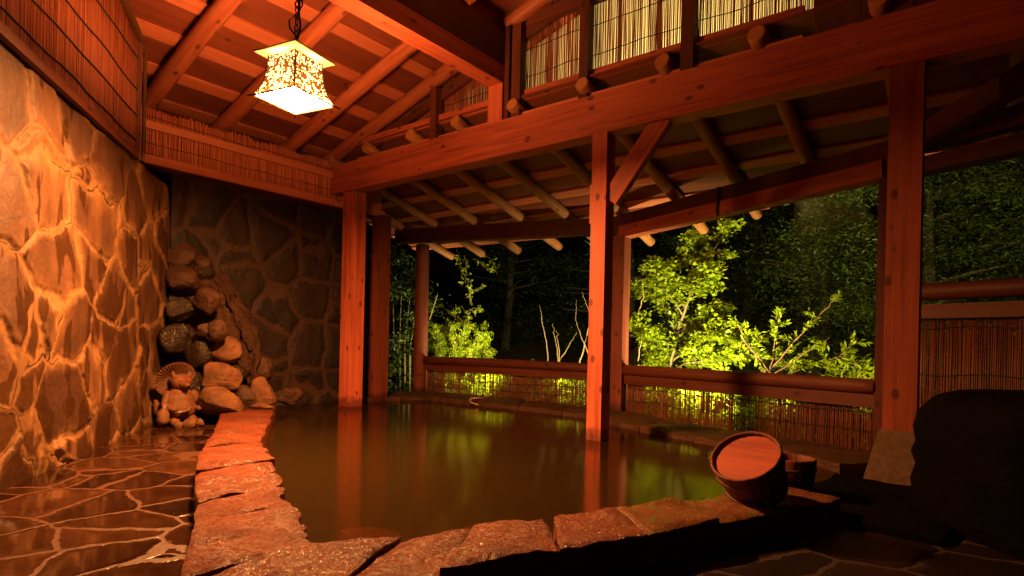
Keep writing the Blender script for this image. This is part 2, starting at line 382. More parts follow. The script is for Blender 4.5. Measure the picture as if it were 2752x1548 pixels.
# ------------------------------------------------------------------ kerb stones
def polyat(P, t):
    P = [Vector(p) for p in P]; L = [0]
    for a, b in zip(P, P[1:]): L.append(L[-1]+(b-a).length)
    s = t*L[-1]
    for i in range(len(P)-1):
        if s <= L[i+1] or i == len(P)-2:
            k = (s-L[i])/max(1e-6, L[i+1]-L[i]); return P[i].lerp(P[i+1], min(1, max(0, k)))
def slab(name, inner, outer, t0, t1, z, zb, mat, label, group, s0=0, s1=0, tilt=(0, 0), jag=.02, gap=.0015, nu=22, nv=18):
    sd = random.random()*80
    a0, a1 = polyat(inner, min(1, max(0, t0))), polyat(inner, min(1, max(0, t1))); b0, b1 = polyat(outer, min(1, max(0, t0+s0))), polyat(outer, min(1, max(0, t1+s1)))
    c = (a0+a1+b0+b1)/4
    V = []; 
    for j in range(nv+1):
        for i in range(nu+1):
            u = i/nu; v = j/nv
            ti = t0+(t1-t0)*u; to = (t0+s0)+((t1+s1)-(t0+s0))*u
            A = polyat(inner, min(1, max(0, ti))); B = polyat(outer, min(1, max(0, to)))
            d = (B-A).normalized()
            ja = noise.noise(Vector((A.x*9+sd, A.y*9, 0)))*jag + noise.noise(Vector((A.x*30, A.y*30, sd)))*jag*.4
            p = A.lerp(B, v) + d*ja*(1-v)**1
            # wobble of the joints
            q = p + Vector((noise.noise(Vector((p.x*6, p.y*6, 3))), noise.noise(Vector((p.x*6, p.y*6, 9)))))*.012
            q = c + (q-c)*(1-gap/.12)
            e = min(u, 1-u, v, 1-v)
            rnd = -max(0, .045-e)**2*3.2
            h = .010*noise.noise(Vector((q.x*5, q.y*5, sd))) + .006*noise.noise(Vector((q.x*17, q.y*17, sd))) + .003*noise.noise(Vector((q.x*50, q.y*50, sd)))
            lay = .006*math.floor(3*(noise.noise(Vector((q.x*3.3+sd, q.y*7, 4)))+.5))/2
            V.append((q.x, q.y, z + h + lay + rnd + tilt[0]*(u-.5) + tilt[1]*(v-.5)))
    F = [(j*(nu+1)+i, j*(nu+1)+i+1, (j+1)*(nu+1)+i+1, (j+1)*(nu+1)+i) for j in range(nv) for i in range(nu)]
    ring = [i for i in range(nu)] + [j*(nu+1)+nu for j in range(nv)] + [nv*(nu+1)+i for i in range(nu, 0, -1)] + [j*(nu+1) for j in range(nv, 0, -1)]
    base = len(V); m = len(ring)
    lev = [.33, .66, 1.0]
    for li, l in enumerate(lev):
        for r in ring:
            x, y, zz = V[r]; k = 1+.02*noise.noise(Vector((x*20, y*20, l*7+sd)))
            V.append((c.x+(x-c.x)*k, c.y+(y-c.y)*k, zz+(zb-zz)*l))
    for li in range(len(lev)):
        up_ = ring if li == 0 else [base+(li-1)*m+i for i in range(m)]; dn = [base+li*m+i for i in range(m)]
        for i in range(m): F.append((up_[i], up_[(i+1) % m], dn[(i+1) % m], dn[i]))
    # normals: orient top upward
    a = Vector(V[F[0][0]]); b = Vector(V[F[0][1]]); d_ = Vector(V[F[0][2]])
    if (b-a).cross(d_-a).z < 0: F = [f[::-1] for f in F]
    o = pydata(name, [(x-c.x, y-c.y, zz) for x, y, zz in V], F, mat, None, Matrix.Translation((c.x, c.y, 0)), True)
    o.data.set_sharp_from_angle(angle=R(38))
    return tag(o, label, 'kerb stone', group)
LI = [(-4.85, 2.86), (-4.23, 2.46), (-3.54, 2.02), (-3.35, 1.88), (-3.03, 1.73), (-2.66, 1.57), (-2.49, 1.48), (-2.27, 1.38), (-2.08, 1.28), (-1.94, 1.22), (-1.83, 1.18), (-1.62, 1.08), (-1.5, 1.0)]
LO = [(-4.95, 2.42), (-4.45, 2.17), (-3.68, 1.75), (-3.37, 1.56), (-3.05, 1.39), (-2.63, 1.18), (-2.24, 1.02), (-2.04, .92), (-1.53, .66)]
FI = [(-1.52, .99), (-1.46, 1.1), (-1.38, 1.22), (-1.33, 1.38), (-1.28, 1.52), (-1.21, 1.64), (-1.15, 1.8), (-1.05, 2.01), (-.98, 2.18), (-.90, 2.36), (-.81, 2.52), (-.75, 2.8)]
FO = [(-1.50, .62), (-1.20, .82), (-1.10, 1.15), (-1.03, 1.34), (-.96, 1.48), (-.91, 1.62), (-.80, 1.85), (-.71, 2.12), (-.61, 2.33), (-.52, 2.5), (-.45, 2.8)]
gk = 'kerb stones along the left edge of the pool'
kt = [0, .22, .36, .47, .56, .645, .72, .79, .86, .93, 1.0]
kl = ['farthest narrow kerb slab of the left pool edge, below the rockery', 'second kerb slab from the rockery on the left pool edge', 'third kerb slab from the rockery, smooth and flat on top',
      'middle kerb slab of the left pool edge, even and dry', 'kerb slab with ragged water side just nearer than the smooth ones', 'kerb slab with a jutting pointed tip over the water',
      'kerb slab with a dark notch under its water end', 'glittering wet kerb slab, third from the front corner', 'glittering kerb slab next to the red corner slab', 'dark red wet slab at the front corner of the pool']
for i in range(10):
    slab('kerb_stone', LI, LO, kt[i], kt[i+1], .068+random.uniform(-.006, .009), -.05, KERBM, kl[i], gk, s0=random.uniform(-.01, .01), s1=0, tilt=(random.uniform(-.008, .008), random.uniform(-.01, .008)), jag=.035 if i > 3 else .018)
gk = 'kerb stones along the front edge of the pool'
ft = [0, .145, .27, .41, .425, .56, .70, .84, 1.0]
fl = ['sparkling wet corner kerb slab in the foreground, widest of the front edge', 'front kerb slab with dark wet patch beside the corner slab', 'front kerb slab left of the notch in the pool edge', None,
      'smooth rounded front kerb slab right of the notch', 'front kerb slab between the rounded one and the mossy one', 'mossy green kerb slab just in front of the tilted bucket', 'dark kerb slab underneath the tilted bucket']
for i in range(8):
    if fl[i] is None: continue
    slab('kerb_stone', FI, FO, ft[i], ft[i+1] if i != 2 else .402, .066+random.uniform(-.006, .01), -.05, KERBD if i >= 5 else KERBM, fl[i], gk, s1=.024 if i == 2 else 0, tilt=(random.uniform(-.008, .008), random.uniform(-.012, .004)), jag=.03)
# far kerb
FKI = [(-5.62, 3.05), (-5.70, 3.45), (-5.55, 3.95), (-5.23, 4.4), (-5.05, 4.82), (-4.21, 4.82), (-3.68, 4.81), (-2.82, 4.75), (-2.32, 4.43), (-1.73, 4.2), (-1.0, 3.98), (-.60, 3.72)]
FKO = [(-5.95, 2.9), (-6.1, 3.5), (-5.95, 4.2), (-5.75, 4.8), (-5.5, 5.35), (-4.2, 5.42), (-3.68, 5.42), (-2.7, 5.3), (-2.1, 4.95), (-1.5, 4.7), (-.8, 4.45), (-.30, 4.2)]
gk = 'kerb stones along the far edge of the pool'
fk = ['far kerb slab at the foot of the dark back wall', 'far kerb slab between back wall and left square post', 'far kerb slab carrying the left square post', 'far kerb slab between the left posts',
      'far kerb slab below the left end of the low fence', 'far kerb slab with the curled hose end', 'far kerb slab under the middle of the low fence', 'far kerb slab behind the post in the water',
      'far kerb slab at the bend of the fence', 'far kerb slab below the middle of the right fence', 'far kerb slab behind the tilted bucket', 'far kerb slab nearest the concrete post footing']
for i in range(12):
    slab('kerb_stone', FKI, FKO, i/12, (i+1)/12, .045+random.uniform(-.006, .008), -.05, ROCKB, fk[i], gk, tilt=(random.uniform(-.006, .006), 0), nu=12, nv=8, jag=.03)
RI = [(-.74, 2.82), (-.72, 3.2), (-.64, 3.65)]; RO = [(-.1, 2.7), (-.05, 3.2), (-.1, 3.9)]
for i in range(2):
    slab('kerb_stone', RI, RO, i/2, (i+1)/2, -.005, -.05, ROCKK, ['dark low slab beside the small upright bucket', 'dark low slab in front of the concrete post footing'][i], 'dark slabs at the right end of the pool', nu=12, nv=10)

for i_, (x_, y_, w_, lb) in enumerate(((-1.30, 1.42, .30, 'sunken reddish stone under the water beside the corner slab'), (-1.42, 1.68, .36, 'sunken reddish stone under the water in front of the notch'),
        (-1.15, 2.15, .30, 'sunken stone under the water by the rounded kerb slab'), (-1.75, 1.42, .26, 'sunken stone under the water near the dark red slab'), (-2.5, 2.6, .5, 'large sunken stone in the middle of the pool'), (-3.3, 3.2, .5, 'sunken stone in the far middle of the pool'))):
    sd_ = i_*7.3; bm = bmesh.new(); bmesh.ops.create_icosphere(bm, subdivisions=4, radius=1)
    for v in bm.verts:
        p = v.co.copy(); p *= 1+.25*noise.noise(p*1.3+Vector((sd_, 0, 0)))+.05*noise.noise(p*5); v.co = (p.x*w_*.55, p.y*w_*.42, max(-1, min(.55, p.z))*.14)
    for f in bm.faces: f.smooth = True
    dz = -.12 if i_ < 4 else -.22
    tag(from_bm('sunken_stone', bm, KERBM, None, Matrix.Translation((x_, y_, dz))), lb, 'stone', 'stones lying under water')
# ------------------------------------------------------------------ stone walls
def wall(name, p, q, z0, z1, thick, mat, label, side=1, bulge=.02):
    """wall face from p to q (plan), thickness away from the pool"""
    p = Vector(p); q = Vector(q); L = (q-p).length; d = (q-p)/L; nrm = Vector((-d.y, d.x))*side
    res = .011 if mat is WALLM else .03; nu = int(L/res); nv = int((z1-z0)/res)
    V = []; F = []
    for face in (0, 1):
        for j in range(nv+1):
            for i in range(nu+1):
                s = L*i/nu; z = z0+(z1-z0)*j/nv; b = bulge*noise.noise(Vector((s*2.2, z*2.2, 5+face)))+bulge*.4*noise.noise(Vector((s*7, z*7, 2+face)))
                e = min(i, nu-i)
                c = p+d*s+nrm*(thick*face+b*(1 if face else -1)*(0 if e == 0 or j == 0 or j == nv else 1))
                V.append((c.x, c.y, z))
    K = (nu+1)*(nv+1)
    for j in range(nv):
        for i in range(nu):
            a = j*(nu+1)+i; F.append((a, a+1, a+nu+2, a+nu+1)); F.append((K+a, K+a+nu+1, K+a+nu+2, K+a+1))
    for i in range(nu):
        a = nv*(nu+1)+i; F.append((a, a+1, K+a+1, K+a))
    for j in range(nv):
        for e in (0, nu):
            a = j*(nu+1)+e; F.append((a, a+nu+1, K+a+nu+1, K+a))
    o = pydata(name, V, F, mat, None, None, True)
    bm = bmesh.new(); bm.from_mesh(o.data); bmesh.ops.recalc_face_normals(bm, faces=bm.faces); bm.to_mesh(o.data); bm.free()
    o.data.set_sharp_from_angle(angle=R(40))
    return tag(o, label, 'wall')
def skew(o, k=.0): return o
wall('stone_wall', (-5.58, 2.26), (-2.2, -.17), -.1, 1.93, .3, WALLM, 'tall flagstone wall with pale mortar, lit orange by the lantern, left side', -1)
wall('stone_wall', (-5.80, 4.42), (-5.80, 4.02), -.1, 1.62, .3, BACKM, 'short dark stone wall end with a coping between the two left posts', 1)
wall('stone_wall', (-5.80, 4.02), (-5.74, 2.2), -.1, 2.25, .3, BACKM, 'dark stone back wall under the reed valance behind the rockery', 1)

# ------------------------------------------------------------------ PAVILION
pav = thing('bath_pavilion', 'open timber bath shelter with cedar posts, long beam and log rafters over the pool', 'pavilion', (-3.0, 3.75, -.04))
P = pav
def pt(o, label): o['label'] = label; return o
Y0 = 3.70   # front face of the main beam
pt(beam('main_beam', (-5.34, Y0+.07, 2.315), (1.6, Y0+.07, 2.315), .14, .285, WOOD, P, .008), 'long squared cedar beam carried by three posts')
pt(beam('post', (-5.08, 3.82, -.04), (-5.08, 3.82, 2.172), .165, .165, WOOD, P), 'left square post at the pool corner')
pt(beam('post', (-2.155, Y0+.062, -.5), (-2.155, Y0+.062, 2.172), .118, .12, WOOD, P), 'square post standing in the water')
pt(beam('post', (-.335, Y0+.078, .245), (-.335, Y0+.078, 2.172), .152, .15, WOODM, P), 'thick knotty post at the right')
# concrete footing
bm = bmesh.new(); vs = []
for z, s, sx in ((-.06, .12, -.045), (.235, .095, 0), (.262, .088, 0)):
    vs.append([bm.verts.new((-.335+sx+a*s, Y0+.078+b*s, z)) for a, b in ((-1, -1), (1, -1), (1, 1), (-1, 1))])
for a, b in zip(vs, vs[1:]):
    for k in range(4): bm.faces.new((a[k], a[(k+1) % 4], b[(k+1) % 4], b[k]))
bm.faces.new(vs[-1]); bm.faces.new(vs[0][::-1])
bmesh.ops.bevel(bm, geom=bm.edges[:], offset=.008, segments=2, affect='EDGES')
from_bm('footing', bm, CONC, P)
beam('post', (-5.31, 4.36, -.04), (-5.31, 4.36, 2.06), .15, .15, WOODM, P)
log('post', (-5.85, 5.50, -.2), (-5.85, 5.50, 1.95), .093, .09, WOODM, P)
beam('post', (-2.93, 5.52, -.2), (-2.93, 5.52, 1.80), .14, .14, WOODM, P)
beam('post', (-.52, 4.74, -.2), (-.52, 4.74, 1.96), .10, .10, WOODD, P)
# knee brace and nailed cleat
b = beam('brace', (-2.09, Y0+.062, 1.70), (-1.70, Y0+.062, 2.20), .13, .06, WOOD, P, upv=(0, 1, 0))
beam('cleat', (-2.235, Y0+.09, 1.55), (-2.235, Y0+.09, 1.83), .035, .09, WOOD, P)
# tie beams along Y
beam('tie_beam', (-3.137, -1.5, 2.83), (-3.137, Y0+.14, 2.83), .155, .14, WOOD, P)
beam('tie_beam', (-3.137, -1.5, 3.035), (-3.137, Y0+.14, 3.035), .148, .262, OLDW, P)
beam('short_post', (-3.137, Y0+.07, 2.46), (-3.137, Y0+.07, 2.76), .15, .13, WOOD, P)
# purlins supporting rafter tops (ridge) and wall plate
RS = .29; RX0 = -5.34; RZ0 = 2.54            # underside of the rafters along X
def rz(x): return RZ0+RS*(x-RX0)
RIDX = -1.2
nrm = Vector((-RS, 0, 1)).normalized()
for i, y in enumerate((-1.2, -.6, .05, .68, 1.35, 2.0, 2.62, 3.29, 3.78)):
    r = .062
    off = r/nrm.z
    log('rafter', (-5.75, y, rz(-5.75)+off), (RIDX, y, rz(RIDX)+off), r+.006, r-.004, LOG, P)
    log('rafter', (RIDX+.02, y, rz(RIDX)+off), (2.4, y, rz(RIDX)+off-RS*(2.4-RIDX)), r, r, LOG, P)
T = .128/nrm.z
def sheet(name, pts, th, mat, parent, upd=None):
    """flat polygon with thickness; local frame = world"""
    n_ = len(pts); p = [Vector(q) for q in pts]; nn = (p[1]-p[0]).cross(p[2]-p[0]).normalized()
    if nn.z < 0: nn = -nn
    V = p+[q+nn*th for q in p]; F = [tuple(range(n_)), tuple(range(n_, 2*n_))[::-1]]+[(i, (i+1) % n_, n_+(i+1) % n_, n_+i) for i in range(n_)]
    o = pydata(name, V, F, mat, parent)
    bm = bmesh.new(); bm.from_mesh(o.data); bmesh.ops.recalc_face_normals(bm, faces=bm.faces); bm.to_mesh(o.data); bm.free()
    return o
# local Z along the boards so that the grain follows: build boards as thin beams
def board_run(name, x, w, dz, th, mat, y0=-1.6, y1=4.25, right=False):
    z = rz(x)+T+dz if not right else rz(RIDX)+T+dz-RS*(x-RIDX)
    nn = nrm if not right else Vector((RS, 0, 1)).normalized()
    return beam(name, (x, y0, z), (x, y1, z), w, th, mat, P, .0015, upv=nn)
x = -5.92; k = 0
while x < RIDX-.1:
    board_run('roof_board', x+.19/2, .292/1, .026, .014, DECK)
    x += .28; k += 1
x = -5.8-.0
for k in range(13):
    xb = -5.885+.385*k
    if xb < RIDX-.1: board_run('roof_batten', xb, .122, .004, .018, BATT)
x = RIDX+.12
while x < 2.6:
    board_run('roof_board', x, .292, .026, .014, DECK, right=True); x += .28
for k in range(9): board_run('roof_batten', RIDX+.2+.385*k, .122, .004, .018, BATT, right=True)
log('ridge_pole', (RIDX, -1.6, rz(RIDX)-.03), (RIDX, 4.3, rz(RIDX)-.03), .075, .075, LOG, P)
beam('wall_plate', (-5.47, -1.5, 2.40), (-5.47, 4.3, 2.40), .12, .12, WOODD, P)
# lean-to rafters running out over the far side
LS = -.275; LZ = 2.565
def lz(y): return LZ+LS*(y-Y0)
ends = {-5.95: 6.16, -5.39: 6.16, -4.78: 6.18, -4.15: 6.18, -3.58: 6.2, -2.96: 6.28, -2.32: 6.12, -1.70: 5.92, -1.10: 5.66, -.47: 5.5, .15: 5.3, .78: 5.1, 1.4: 4.95}
for xr, ye in ends.items():
    r = .053 if xr < .1 else .066
    log('lean_to_rafter', (xr, Y0+.005, lz(Y0+.005)), (xr+random.uniform(-.02, .02), ye, lz(ye)), r, r*.97, LOGT, P)
def lboard(name, y, h, dz, th, mat, x0, x1):
    z = lz(y)+.06+dz
    return beam(name, (x0, y, z), (x1, y, z), h, th, mat, P, .0015, upv=Vector((0, -LS, 1)).normalized())
def edgex(y):   # how far right a board at depth y still belongs to the roof
    if y < 5.0: return 1.7
    pts = [(1.4, 4.8), (.06, 5.3), (-.68, 5.55), (-1.18, 5.78), (-1.83, 5.9), (-2.6, 6.05)]
    for a, b in zip(pts, pts[1:]):
        if y <= b[1]: return a[0]+(b[0]-a[0])*(y-a[1])/(b[1]-a[1])
    return -2.6
y = Y0+.2
while y < 6.1:
    lboard('roof_board', y, .292, .026, .014, DECK, -6.5, edgex(y)); y += .28
y = Y0+.32
while y < 6.1:
    lboard('roof_batten', y, .12, .004, .018, BATT, -6.5, edgex(y)); y += .385
# edge boards of the lean-to
EP = [(-6.5, 6.02), (-2.6, 6.12), (-1.83, 5.95), (-.68, 5.62), (.06, 5.36), (1.45, 4.85)]
for a, b in zip(EP, EP[1:]):
    beam('eave_board', (a[0], a[1], lz(a[1])+.10), (b[0], b[1], lz(b[1])+.10), .03, .06, BATT, P)
# eave beams: left one and the bent right one of two stacked timbers
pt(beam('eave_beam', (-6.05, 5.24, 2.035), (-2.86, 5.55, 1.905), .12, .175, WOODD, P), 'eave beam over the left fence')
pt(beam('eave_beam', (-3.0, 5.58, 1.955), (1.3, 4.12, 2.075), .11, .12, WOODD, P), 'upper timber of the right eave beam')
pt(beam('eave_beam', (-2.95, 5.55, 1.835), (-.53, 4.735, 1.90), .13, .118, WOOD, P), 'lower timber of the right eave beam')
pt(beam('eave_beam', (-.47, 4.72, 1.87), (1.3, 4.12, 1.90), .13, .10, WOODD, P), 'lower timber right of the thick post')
pt(beam('strut', (-.50, 4.66, 1.98), (.75, 3.72, 2.30), .10, .13, WOODD, P), 'slanting timber at the right end')
# gable above the main beam
YG = 3.86
beam('gable_rail', (-4.95, Y0+.10, 2.655), (-3.21, Y0+.10, 2.655), .05, .08, WOOD, P)
beam('gable_rail', (-3.0, Y0+.12, 2.655), (-.86, Y0+.12, 2.655), .05, .08, WOOD, P)
beam('gable_rail', (-3.0, Y0+.12, 3.245), (.9, Y0+.12, 3.245), .05, .10, WOODD, P)
beam('gable_sill', (-5.0, Y0+.10, 2.485), (-3.2, Y0+.10, 2.485), .05, .045, BATT, P)
beam('gable_sill', (-3.0, Y0+.10, 2.487), (-.86, Y0+.10, 2.487), .05, .05, BATT, P)
beam('barge_board', (-5.1, Y0+.12, rz(-5.1)-.085), (-3.25, Y0+.12, rz(-3.25)-.085), .035, .085, WOODD, P)
beam('barge_board', (-3.0, Y0+.12, rz(-3.0)-.09), (RIDX, Y0+.12, rz(RIDX)-.09), .035, .085, WOODD, P)
for xk, w in ((-3.885, .075), (-2.955, .085), (-2.33, .075), (-1.545, .085)):
    beam('king_post', (xk, Y0+.075, 2.46), (xk, Y0+.075, rz(xk)-.02), w, .075, WOODD, P)
beam('king_post', (-3.03, Y0+.05, 2.46), (-3.03, Y0+.05, rz(-3.03)), .045, .07, WOODD, P)
for xk in np.arange(-4.6, -.9, .31):
    if min(abs(xk-a) for a in (-3.885, -2.955, -2.33, -1.545, -3.1)) > .1:
        beam('gable_stud', (xk, Y0+.19, 2.66), (xk, Y0+.19, rz(xk)-.06), .022, .022, WOODD, P)
for k in range(9):   # boarded right half of the gable
    xa = -.80+k*.24
    beam('gable_board', (xa+.12, Y0+.09, 2.46), (xa+.12, Y0+.09, rz(RIDX)-RS*(xa-RIDX)), .236, .03, WOODD if k else OLDW, P)

# ------------------------------------------------------------------ reed screens
def reeds(name, p, q, z0, z1, parent, sp=.0078, r=.0036, gapr=.002, mat=None, jitter=.012, lean=.006, bare=None):
    p = Vector(p); q = Vector(q); L = (q-p).length; d = (q-p)/L; n = Vector((-d.y, d.x, 0)); d3 = Vector((d.x, d.y, 0))
    V = []; F = []; s = r
    while s < L-r:
        a = z0(s/L) if callable(z0) else z0; b = z1(s/L) if callable(z1) else z1
        if b-a > .03 and not (bare and bare(s/L)):
            c = Vector((p.x, p.y, 0))+d3*s + n*random.uniform(-.002, .002); ln = random.uniform(-lean, lean)
            rr = r*random.uniform(.8, 1.15); bt = b+random.uniform(-jitter, jitter); base = len(V); at = a+random.uniform(-.004, .004)
            mid = (at+bt)/2; bow = random.uniform(-.003, .003)
            for z, o in ((at, -ln/2), (mid, bow), (bt, ln/2)):
                for k in range(5):
                    an = 2*math.pi*k/5+.3; V.append(c+d3*(o+rr*math.cos(an))+n*(rr*math.sin(an))+Vector((0, 0, z)))
            for l in (0, 5):
                for k in range(5): F.append((base+l+k, base+l+(k+1) % 5, base+l+5+(k+1) % 5, base+l+5+k))
            F.append(tuple(base+10+k for k in range(5)))
        s += sp + (random.random()**2)*gapr*2
    return pydata(name, V, F, mat or REED, parent, smooth=True)
def wavy(p, q, z, off, n=60, amp=.012, zq=None, sd=0):
    p = Vector(p); q = Vector(q); d = (q-p).normalized(); nn = Vector((-d.y, d.x))*off; out = []
    for i in range(n+1):
        t = i/n; c = p.lerp(q, t)+nn; zz = z+((zq if zq is not None else z)-z)*t
        out.append((c.x, c.y, zz+amp*noise.noise(Vector((t*7+sd, sd, 0)))+.003*noise.noise(Vector((t*40, sd, 3)))))
    return out
# fascia valance facing the lantern (plane x=-5.31)
fs = thing('reed_screen', 'pale reed valance with two cedar boards under the roof, behind the lantern', 'reed screen', (-5.33, 2.8, 2.1))
XF = -5.33
reeds('reed_panel', (XF, 1.83), (XF, 4.36), 2.10, lambda t: 2.505+.01*math.sin(t*40), fs, sp=.0086, r=.0043, gapr=.0008, jitter=.013, mat=REEDP)
beam('batten_board', (XF+.025, 1.84, 2.365), (XF+.025, 4.38, 2.365), .022, .062, BATTP, fs)
beam('batten_board', (XF+.03, 1.83, 2.085), (XF+.03, 4.38, 2.085), .035, .07, BATTP, fs)
for z, sd in ((2.22, 3), (2.43, 8), (2.125, 12)): cord('cord', wavy((XF, 1.83), (XF, 4.3), z, -.009, 80, .016, sd=sd), .0028, fs)
for y in (3.06, 3.9): beam('stile', (XF-.02, y, 2.1), (XF-.02, y, 2.45), .02, .035, WOODD, fs)
beam('head_board', (-5.42, 1.9, 2.06), (-5.42, 4.36, 2.06), .14, .03, WOODD, fs)
# strip above the left stone wall
wd = (Vector((-5.58, 2.26))-Vector((-2.2, -.17))).normalized()
A = Vector((-2.2, -.17)); Bq = Vector((-4.70, 1.627))
wn_ = Vector((wd.y, -wd.x)); wn_ = wn_ if wn_.dot(Vector((1, 1))) > 0 else -wn_
A2 = A+wn_*.035; B2 = Bq+wn_*.035
ws = thing('reed_screen', 'red lit reed screen with black cords on top of the left stone wall', 'reed screen', (A2.x/2+B2.x/2, A2.y/2+B2.y/2, 1.95))
def wtop(t):
    x = A2.x+(B2.x-A2.x)*t; return rz(x)+.02
reeds('reed_panel', A2, B2, 1.93, wtop, ws, sp=.0070, r=.0038, gapr=.0002, jitter=.003)
for z, sd in ((2.02, 5), (2.2, 2), (2.38, 9), (2.6, 4)): 
    tm = 1.0
    if z > 2.25: tm = max(.05, min(1, ((RX0+(z-RZ0)/RS)-A2.x)/(B2.x-A2.x)))
    cord('cord', wavy(A2, A2.lerp(B2, tm), z, -.009, 100, .018, sd=sd), .005, ws)
beam('bottom_rail', (A2.x+wn_.x*.01, A2.y+wn_.y*.01, 1.925), (B2.x+wn_.x*.01, B2.y+wn_.y*.01, 1.925), .03, .05, WOODD, ws)
beam('top_rail', (A2.x+wn_.x*.01, A2.y+wn_.y*.01, rz(A2.x)+.0), (B2.x+wn_.x*.01, B2.y+wn_.y*.01, rz(B2.x)+.0), .05, .05, OLDW, ws)
beam('end_post', (B2.x, B2.y, 1.90), (B2.x, B2.y, 2.72), .045, .045, WOODD, ws)
Bk = B2+wd*.03
log('end_post', (Bk.x+.02, Bk.y+.03, 1.90), (Bk.x+.02, Bk.y+.03, 2.66), .012, .012, OLDW, ws)
# gable screen with light behind it
gs = thing('reed_screen', 'backlit reed screen glowing yellow in the gable above the main beam', 'reed screen', (-3.0, YG, 2.6))
reeds('reed_panel', (-4.95, YG), (-3.22, YG), 2.60, lambda t: rz(-4.95+1.73*t)+.06, gs, sp=.0074, r=.0035, gapr=.0018)
reeds('reed_panel', (-2.99, YG), (-.80, YG), 2.60, lambda t: min(rz(-2.99+2.19*t)+.06, 3.6), gs, sp=.0071, r=.0035, gapr=.0026, lean=.012)
for z, sd, a, b_ in ((2.80, 2, -4.3, -3.2), (2.83, 7, -2.99, -.82), (3.05, 4, -2.99, -.82), (3.4, 6, -2.99, -.82)):
    cord('cord', wavy((a, YG), (b_, YG), z, -.008, 60, .018, sd=sd), .003, gs)
# ------------------------------------------------------------------ fences
def fence(label, p, q, zt, parts, loc, z_plank, reed_top, cords, gapr=.0055, plank_h=.09, rail_r=.055):
    f = thing('reed_fence', label, 'fence', loc); p = Vector(p); q = Vector(q); d = (q-p).normalized(); n = Vector((-d.y, d.x))
    log('rail', (p.x, p.y, zt-rail_r), (q.x, q.y, zt-rail_r), rail_r, rail_r*.95, WOODD, f)
    beam('plank', (p.x, p.y, z_plank), (q.x, q.y, z_plank), .03, plank_h, WOODD, f)
    a = p+n*.03; b = q+n*.03
    reeds('reed_panel', a, b, -.08, reed_top, f, sp=.0082, r=.0039, gapr=gapr, mat=REEDD)
    for i, z in enumerate(cords): cord('cord', wavy(a, b, z, -.010, 80, .022, sd=i*5+loc[0]), .0032, f)
    return f
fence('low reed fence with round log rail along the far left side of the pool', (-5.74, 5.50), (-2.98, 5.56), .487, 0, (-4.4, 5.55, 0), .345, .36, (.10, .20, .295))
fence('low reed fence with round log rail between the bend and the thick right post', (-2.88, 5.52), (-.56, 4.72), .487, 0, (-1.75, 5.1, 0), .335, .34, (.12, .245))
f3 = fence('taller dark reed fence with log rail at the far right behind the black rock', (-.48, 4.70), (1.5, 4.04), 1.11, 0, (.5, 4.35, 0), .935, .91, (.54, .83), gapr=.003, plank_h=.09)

# ------------------------------------------------------------------ rockery boulders
def boulder(label, c, w, h, mat, d=None, ang=.35, name='boulder', sd=None, group='boulders of the corner rockery', rot=0, sub=4, cat='boulder', box=0):
    bm = bmesh.new(); bmesh.ops.create_icosphere(bm, subdivisions=sub, radius=1)
    sd = random.random()*60 if sd is None else sd; d = d or (w+h)/2
    planes = [(Vector((random.gauss(0, 1), random.gauss(0, 1), random.gauss(0, 1))).normalized(), random.uniform(.58, .88)) for _ in range(0 if box else 11)]
    for v in bm.verts:
        p = v.co.copy()
        if box: p = p/((abs(p.x)**box+abs(p.y)**box+abs(p.z)**box)**(1/box))*.9
        for pn, pd in planes:
            k = p.dot(pn)-pd
            if k > 0: p -= pn*k*.9
        fz = .25 if box else 1
        p *= 1+.10*fz*noise.noise(p*1.6+Vector((sd, 0, 0)))+.045*noise.noise(p*5+Vector((0, sd, 0)))+.045*fz*noise.noise(p*11+Vector((0, sd, 0)))+.022*fz*noise.noise(p*25+Vector((0, sd, 0)))
        v.co = p
    # camera-facing width along rt, depth along fw
    m = Matrix.Identity(4)
    for i in range(3):
        m[i][0] = rt[i]*w*.56; m[i][1] = fw[i]*d*.5; m[i][2] = up[i]*h*.58
    bm.transform(m)
    if rot: bmesh.ops.rotate(bm, verts=bm.verts, matrix=Matrix.Rotation(rot, 3, fw))
    for f in bm.faces: f.smooth = True
    o = from_bm(name, bm, mat, None, Matrix.Translation(c)); return tag(o, label, cat, group)
def mound(label):
    o = boulder(label, (-5.60, 2.62, .35), .85, 1.35, CEMENT, .6, sd=3, name='rockery_mound', group=None, cat='mound')
    return o
bm = bmesh.new(); bmesh.ops.create_icosphere(bm, subdivisions=5, radius=1)
for v in bm.verts:
    p = v.co.copy(); z = p.z
    t = (z+1)/2
    w_ = (.48*(1-t)**.8+.10); 
    q = rt*(p.x*w_*1.05 - .30*t)+fw*(p.y*(.24*(1-t)+.10) + .03)+up*(-.1+1.7*t)
    q += Vector((noise.noise(p*2.5), noise.noise(p*2.5+Vector((9, 0, 0))), noise.noise(p*2.5+Vector((0, 9, 0)))))*.07
    q += p*.05*noise.noise(p*7)+p*.03*noise.noise(p*15)
    q += (rt*.05+fw*.05)*noise.noise(Vector((p.x*5, p.y*5, p.z*11)))
    v.co = q
for f in bm.faces: f.smooth = True
tag(from_bm('rockery_mound', bm, CEMENT, None, Matrix.Translation((-5.38, 2.62, 0))), 'tapering mortar mound holding the boulders in the corner by the stone wall', 'mound')
